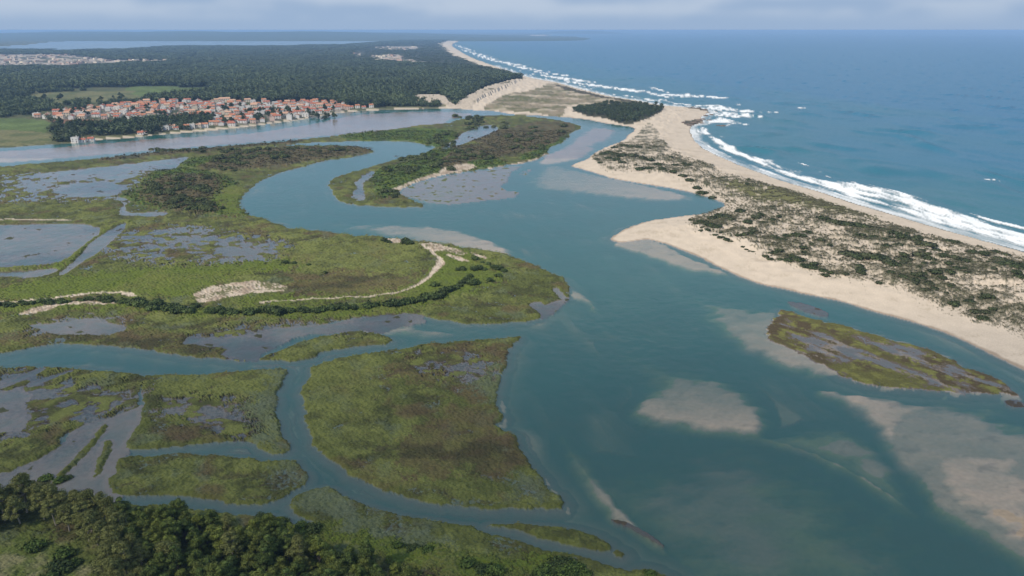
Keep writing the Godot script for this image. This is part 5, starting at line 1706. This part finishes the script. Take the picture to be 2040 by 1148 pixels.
const HEATH_SHRUBS := [
	["blackish green shrub on the heathy mound beside the river's inner bend", [[-261.9,532.4,3.7], [-268.0,536.2,4.8], [-284.3,560.3,4], [-295.7,570.7,4.6], [-278.4,537.3,3.2], [-267.5,542.3,5.5], [-263.6,533.5,4.6], [-285.6,540.1,3.5], [-281.2,543.6,4.5], [-273.1,531.9,4.7], [-289.0,562.0,5.4], [-274.9,538.5,4], [-286.1,549.3,5.2], [-281.3,538.1,5.5], [-267.0,536.7,3.1], [-270.0,535.1,3.2], [-290.2,561.3,4.5], [-282.5,552.0,5.1], [-301.2,571.3,3.4], [-298.1,570.7,5.7], [-281.1,569.8,4.4], [-288.2,559.2,4], [-253.5,562.5,3.8], [-274.4,576.2,3.3], [-253.6,555.8,3.9], [-281.8,584.5,3.9], [-250.6,552.4,3.9], [-247.7,560.6,4], [-264.4,567.2,4.7], [-258.4,556.9,4.1], [-267.7,565.1,4.7], [-276.0,571.0,4], [-238.7,544.8,3.9], [-241.1,552.0,3.6], [-270.2,587.6,5], [-246.6,547.2,4.9], [-249.6,554.9,4.4], [-271.1,562.4,3], [-265.5,552.8,3.1], [-283.4,589.0,5.2], [-282.3,593.3,5.1], [-264.7,549.3,4.6], [-239.8,544.0,4.4], [-260.8,592.6,4.9], [-255.0,555.8,3.2], [-242.9,544.9,3.1], [-245.9,508.4,5.3], [-252.7,519.1,3.7], [-236.7,503.3,4.1], [-246.9,513.0,4], [-249.6,521.8,4.4], [-232.0,512.6,5.1], [-248.3,505.0,5.1], [-238.1,509.7,4.4], [-234.4,499.5,3.5], [-249.2,503.5,5.5], [-242.7,511.7,5], [-253.0,516.6,3.6], [-242.6,515.3,3.7], [-232.6,498.0,3.9], [-220.9,492.8,5.3], [-225.8,496.4,3.7], [-239.8,491.2,4.1], [-236.8,494.1,3.9], [-221.6,499.4,5.7], [-225.5,488.4,4.3], [-213.2,483.1,4.6], [-224.2,485.5,5.3], [-226.4,485.2,5.6], [-229.6,497.3,3.7], [-217.9,486.6,5.6], [-218.3,497.0,3.6], [-236.1,498.3,4.9], [-211.8,481.3,3.8], [-217.2,495.2,4.2], [-223.5,500.9,3.3], [-206.1,487.4,3.3], [-208.2,481.3,2.5], [-214.0,485.1,3.6], [-215.3,482.7,4.6], [-212.3,483.4,2.8], [-213.6,481.4,2.8]]],
	["dark shrub on the tongue of land pointing into the river cove", [[-251.5,665.1,3.8], [-258.7,691.4,5.8], [-267.4,695.4,5.5], [-262.2,670.0,4.3], [-255.7,662.6,5.5], [-280,705,5], [-275.4,674.2,5.5], [-277,701,5.4], [-275,701,6.2], [-275,704,6.3], [-291.1,693.6,5.7], [-268.9,682.3,5.4], [-279.0,694.5,4], [-286.4,674.3,5.8], [-267.6,673.2,4.6], [-285.2,690.9,6.1], [-279,720,4.2], [-237,728,4.5], [-256,718,5.8], [-254,701,3.8], [-273,743,3.8], [-230,708,4.1], [-272,725,5.7], [-228,707,5.3], [-275,726,4.1], [-248,716,4.1], [-261,705,3.6], [-226.0,699.1,6.3], [-257,717,5.2], [-234.7,694.6,5.6], [-257,701,5], [-241,708,3.5], [-232,711,5], [-250,722,4.1], [-258,746,5], [-243,723,5.2], [-171,738,3.5], [-184,743,3.3], [-218,751,3.4], [-201,737,4], [-178,742,3.5], [-179,743,5.7], [-189,741,4.1], [-182,737,5.5], [-210,740,4.5], [-238,754,3.4], [-231,752,4.5], [-191,745,4.3], [-258.8,640.4,3.4], [-256.0,638.0,2.8], [-250.5,630.3,3.2], [-261.8,634.9,3.7], [-269.6,647.9,2.9]]],
	["dark shrub on the thin strip between village channel and marsh pools", [[-292,752,4.9], [-361,750,4], [-337,751,3.6], [-371,751,5], [-379,755,4.8], [-331,739,3.7], [-334,746,3.6], [-270,750,3.8], [-328,751,5.4], [-344,752,3.7], [-298,749,5.9], [-322,734,4.4], [-354,749,5.9], [-309,747,3.8], [-297,733,5.3], [-385,755,3.8], [-365,754,3.7], [-301,735,4.1], [-267,744,5.9], [-270,734,3.6], [-344,741,6.3], [-372,748,6], [-368,746,4.5], [-298,734,4]]],
	["deep green shrub on the reedy western rim of the bend island", [[-85.5,691.2,6], [-92.9,684.8,4.6], [-102,709,5.8], [-99,707,4], [-86.9,695.6,5.6], [-102.3,699.7,4], [-90,716,4.9], [-84.9,693.1,3.8], [-107.2,687.5,5.4], [-78.8,686.5,4.8], [-78.5,691.2,4.5], [-105,714,4.7], [-78,713,5.2], [-117,714,5.4], [-111,715,4], [-90.3,696.2,3.5], [-107.0,683.3,4.2], [-95,702,5.8], [-91.3,689.3,5.1], [-113,711,3.7], [-93.3,643.7,3.2], [-88.3,640.5,5.6], [-114.9,630.9,3.8], [-90.7,625.5,4.9], [-91.6,616.6,4.1], [-98.7,631.6,3.4], [-90.6,626.3,5.3], [-110.7,628.2,4.4], [-96.6,645.1,4.1], [-104.5,645.3,4.6], [-94.6,632.4,4.9], [-99.8,640.0,4.1], [-86.7,635.6,4.3], [-116.5,639.8,3.6], [-90.2,532.2,4.3], [-89.7,535.6,4.4], [-99.4,541.4,4.4], [-89.7,525.7,3.5], [-94.8,541.8,4.5], [-92.5,545.3,4.4], [-74.3,682.5,5.7], [-69.9,659.7,5.4], [-73.5,648.2,4.3], [-68.2,668.9,5.7], [-62.5,672.0,3.8], [-70.4,665.4,3.7], [-71.3,647.3,5.6], [-55.2,636.6,6.1]]],
	["dark shrub on the brown heath back of the bend island", [[-54,737,4.4], [-48,712,5.1], [-51.3,691.3,4.4], [-46.1,689.2,5.9], [-57,731,5.9], [-73,739,5.1], [-45,737,3.7], [-59.4,696.5,4.9], [-20.9,695.5,6.4], [-71,735,3.5], [-50,725,3.7], [-45,742,4.4], [-57.1,694.5,4.8], [-60,745,4.8], [-39,703,6.2], [-31,731,3.9], [-31.8,695.3,5], [-29,711,4.3], [-65,747,5.4], [-24.7,688.0,4.9], [21,756,5.9], [20,816,5.1], [-3,845,5.6], [39,799,4.7], [7,811,5.9], [11,753,4], [5,802,4.7], [31,767,6.3], [21,866,5.2], [17,807,4.3], [24,758,3.8], [23,821,5], [32,753,5.4], [-1,757,4], [8,767,4.4], [2,754,6.3], [5,818,4.3], [-5,836,6.4], [30,927,4.1], [29,892,5.7], [61,880,6], [26,921,6.4], [29,923,4.9], [37,890,3.6], [34,845,3.9], [68,934,6.5]]],
	["bushy green shrub around the small lagoon of the bend island", [[-24,941,4.3], [-56,933,4.4], [-49,929,6.7], [-56,919,5.6], [-41,981,5.1], [-7,968,4.3], [-54,979,5], [-12,983,4.5], [-10,917,7.1], [-47,962,7], [-34,937,4.9], [-60,963,6.3], [-52,1026,5.9], [-63,1033,6.1], [-51,1048,6.3], [-45,1009,4.8], [-44,1010,4.8], [-76,1048,4.4], [-44,1035,7.3], [-84,1060,7.3], [-51,1001,6.7], [-63,1014,4.5], [-63,1034,4.7], [-61,1041,6], [-89,855,4.6], [-74,778,6.3], [-66,794,4.4], [-68,861,3.9], [-80,805,4.5], [-80,860,6.4], [-84,835,5.1], [-65,777,5.1], [-83,818,3.7], [-81,792,5.8], [-93,792,4.7], [-67,849,4.1], [-77,788,4.8], [-67,808,4.6], [-89,832,4.7], [-85,815,6.1]]],]
const BANK_SHRUBS := [
	["leafy green shrub in the grassy clearing below the wood", [[-115.8,138.3,3.4], [-107.0,135.7,3.2], [-104.7,129.9,3.6], [-102.6,132.3,2.4], [-104.6,126.0,3]]],
	["low shrub at the mud pond's edge above the wood", [[-132.6,169.1,2.6], [-128.3,167.9,2.2], [-127.0,169.3,2]]],
	["low shrub on the pale marsh rim beside the wood", [[-10.7,133.2,2.4], [-54.1,148.5,2], [-50.2,146.2,2.4], [-59.5,149.5,2.2], [-65.3,151.3,2.4], [-20.7,138.3,2], [-24.5,139.2,2.2], [-28.3,139.9,2]]],
	["bright green shrub at the wood's end by the narrow islet", [[8.2,131.5,3], [10.0,132.7,3.4], [11.8,133.2,3.4], [13.6,132.7,3.2], [15.3,132.0,3], [12.3,130.7,3.4], [14.6,130.1,3], [6.4,130.4,2.6], [16.9,130.7,2.4], [32.2,131.0,2], [11.4,135.7,2], [13.2,135.4,1.8], [-4.1,131.0,3], [-7.0,131.5,2.6]]],]
const ROCKS := [[262,1006,7], [272,1024,6], [249,978,7], [239,957,6], [288,1068,6], [300,1101,5], [308,1151,6], [304,1174,6], [298,1190,5], [300,1081,5], [278,1012,5], [280,951,6], [276,957,4], [236,962,5], [233,973,5], [319,1129,4], [259,978,5]]
const RIVERSIDE := [[-440,893,0], [-434,897,5], [-429,902,2], [-424,902,1], [-413,907,0], [-408,912,5], [-402,916,2], [-395,921,0], [-396,946,0], [-390,946,3], [-484,817,1], [-495,805,5], [-489,809,1], [-448,870,1], [-449,862,1], [-258,1159,1], [-248,1159,0], [-238,1159,1], [-227,1166,0]]
const VILLAGE_TREES := [
	["dark tree in the wooded belt between village and river shore", [[-542,931,1], [-562,910,1], [-539,932,1], [-577,914,1], [-576,943,1], [-506,860,1], [-515,876,1], [-485,867,1], [-497,903,1], [-534,934,1], [-503,909,1], [-513,862,1], [-566,927,1], [-497,888,1], [-595,943,1], [-571,946,1], [-517,928,1], [-556,908,1], [-533,904,1], [-511,883,1], [-558,936,1], [-479,880,1], [-570,903,1], [-484,854,1], [-598,945,1], [-536,905,1], [-480,868,1], [-550,905,1], [-504,863,1], [-563,908,1], [-559,884,1], [-548,859,1], [-524,891,1], [-582,923,1], [-515,865,1], [-538,918,1], [-480,883,1], [-544,926,1], [-527,862,1], [-561,894,1], [-481,941,1], [-453,903,1], [-453,915,1], [-520,963,1], [-495,944,1], [-491,906,1], [-491,909,1], [-468,958,1], [-460,938,1], [-514,953,1], [-514,931,1], [-479,907,1], [-477,963,1], [-494,939,1], [-514,949,1], [-492,918,1], [-508,959,1], [-504,935,1], [-488,949,1], [-481,951,1], [-469,924,1], [-496,914,1], [-489,928,1], [-473,922,1], [-504,963,1], [-453,907,1], [-460,975,1], [-462,961,1], [-459,990,1], [-440,957,1], [-457,957,1], [-468,992,1], [-456,985,1], [-451,974,1], [-475,977,1], [-448,979,1], [-452,962,1], [-463,978,1], [-452,964,1], [-480,996,1], [-426,965,1], [-432,951,1], [-423,966,1], [-415,953,1], [-431,976,1], [-444,960,1], [-430,974,1], [-433,964,1], [-437,959,1], [-434,972,1], [-444,965,1], [-435,958,1], [-436,1005,1], [-435,1005,1], [-431,1019,1], [-437,1001,1], [-433,1000,1], [-441,1019,1], [-417,982,1], [-416,1000,1], [-436,1021,1], [-434,1009,1]]],
	["dark tree in the tall clump on the village waterfront", [[-379,1085,1], [-364,1039,1], [-378,1066,1], [-376,1076,1], [-366,1035,1], [-383,1071,1], [-351,1002,1], [-349,989,1], [-363,1012,1], [-377,1071,1], [-349,981,1], [-359,1005,1], [-387,960,1], [-388,967,1], [-380,952,1], [-378,967,1], [-380,970,1], [-371,997,1], [-367,979,1], [-379,1009,1]]],
	["dark garden tree among the orange roofs of the village", [[-358,1058,1], [-355,1051,1], [-345,1039,1], [-342,1053,1], [-367,1098,1], [-348,1052,1], [-351,1087,1], [-352,1037,1], [-275,1060,1], [-269,1035,1], [-296,1074,1], [-281,1036,1], [-332,1071,1], [-256,1034,1], [-331,1030,1], [-269,1053,1], [-311,1100,1], [-282,1043,1], [-269,1024,1], [-320,1077,1], [-315,1026,1], [-291,1048,1], [-511,1057,1], [-512,1046,1], [-511,1044,1], [-518,1049,1], [-532,1044,1], [-513,1048,1], [-532,1045,1], [-539,1049,1], [-440,1102,1], [-443,1138,1], [-726,1178,1], [-567,1152,1], [-458,1141,1], [-355,1094,1], [-392,1076,1], [-470,1118,1], [-590,1172,1], [-345,1108,1], [-619,1051,1], [-432,1091,1], [-526,1162,1], [-266,1156,1], [-503,1042,1], [-641,1108,1], [-499,1144,1], [-291,1120,1], [-692,1112,1], [-676,1080,1], [-298,1054,1], [-660,1084,1], [-563,1112,1], [-576,1136,1], [-627,1091,1], [-621,1047,1], [-640,1047,1], [-643,1169,1], [-366,1104,1], [-356,1107,1], [-440,1169,1], [-398,1106,1], [-289,1181,1], [-651,1084,1], [-290,1119,1], [-379,1099,1], [-525,1113,1], [-456,1177,1], [-545,1076,1], [-583,1112,1], [-592,1128,1], [-397,1075,1], [-275,1111,1], [-618,1131,1], [-691,1145,1], [-432,1093,1]]],
	["dark tree in the fields at the village's inland end", [[-773,1111,1], [-783,1111,1], [-750,1104,1], [-705,1075,1], [-750,1087,1], [-752,1059,1], [-726,1093,1], [-734,1102,1], [-772,1106,1], [-749,1071,1], [-688,1153,1], [-695,1150,1], [-709,1185,1], [-706,1180,1], [-713,1184,1], [-689,1154,1], [-721,1341,1], [-692,1277,1], [-714,1259,1], [-827,1279,1], [-729,1349,1], [-737,1262,1], [-795,1271,1], [-709,1315,1], [-863,1339,1], [-724,1316,1], [-817,1314,1], [-716,1334,1], [-838,1262,1], [-820,1320,1]]],]
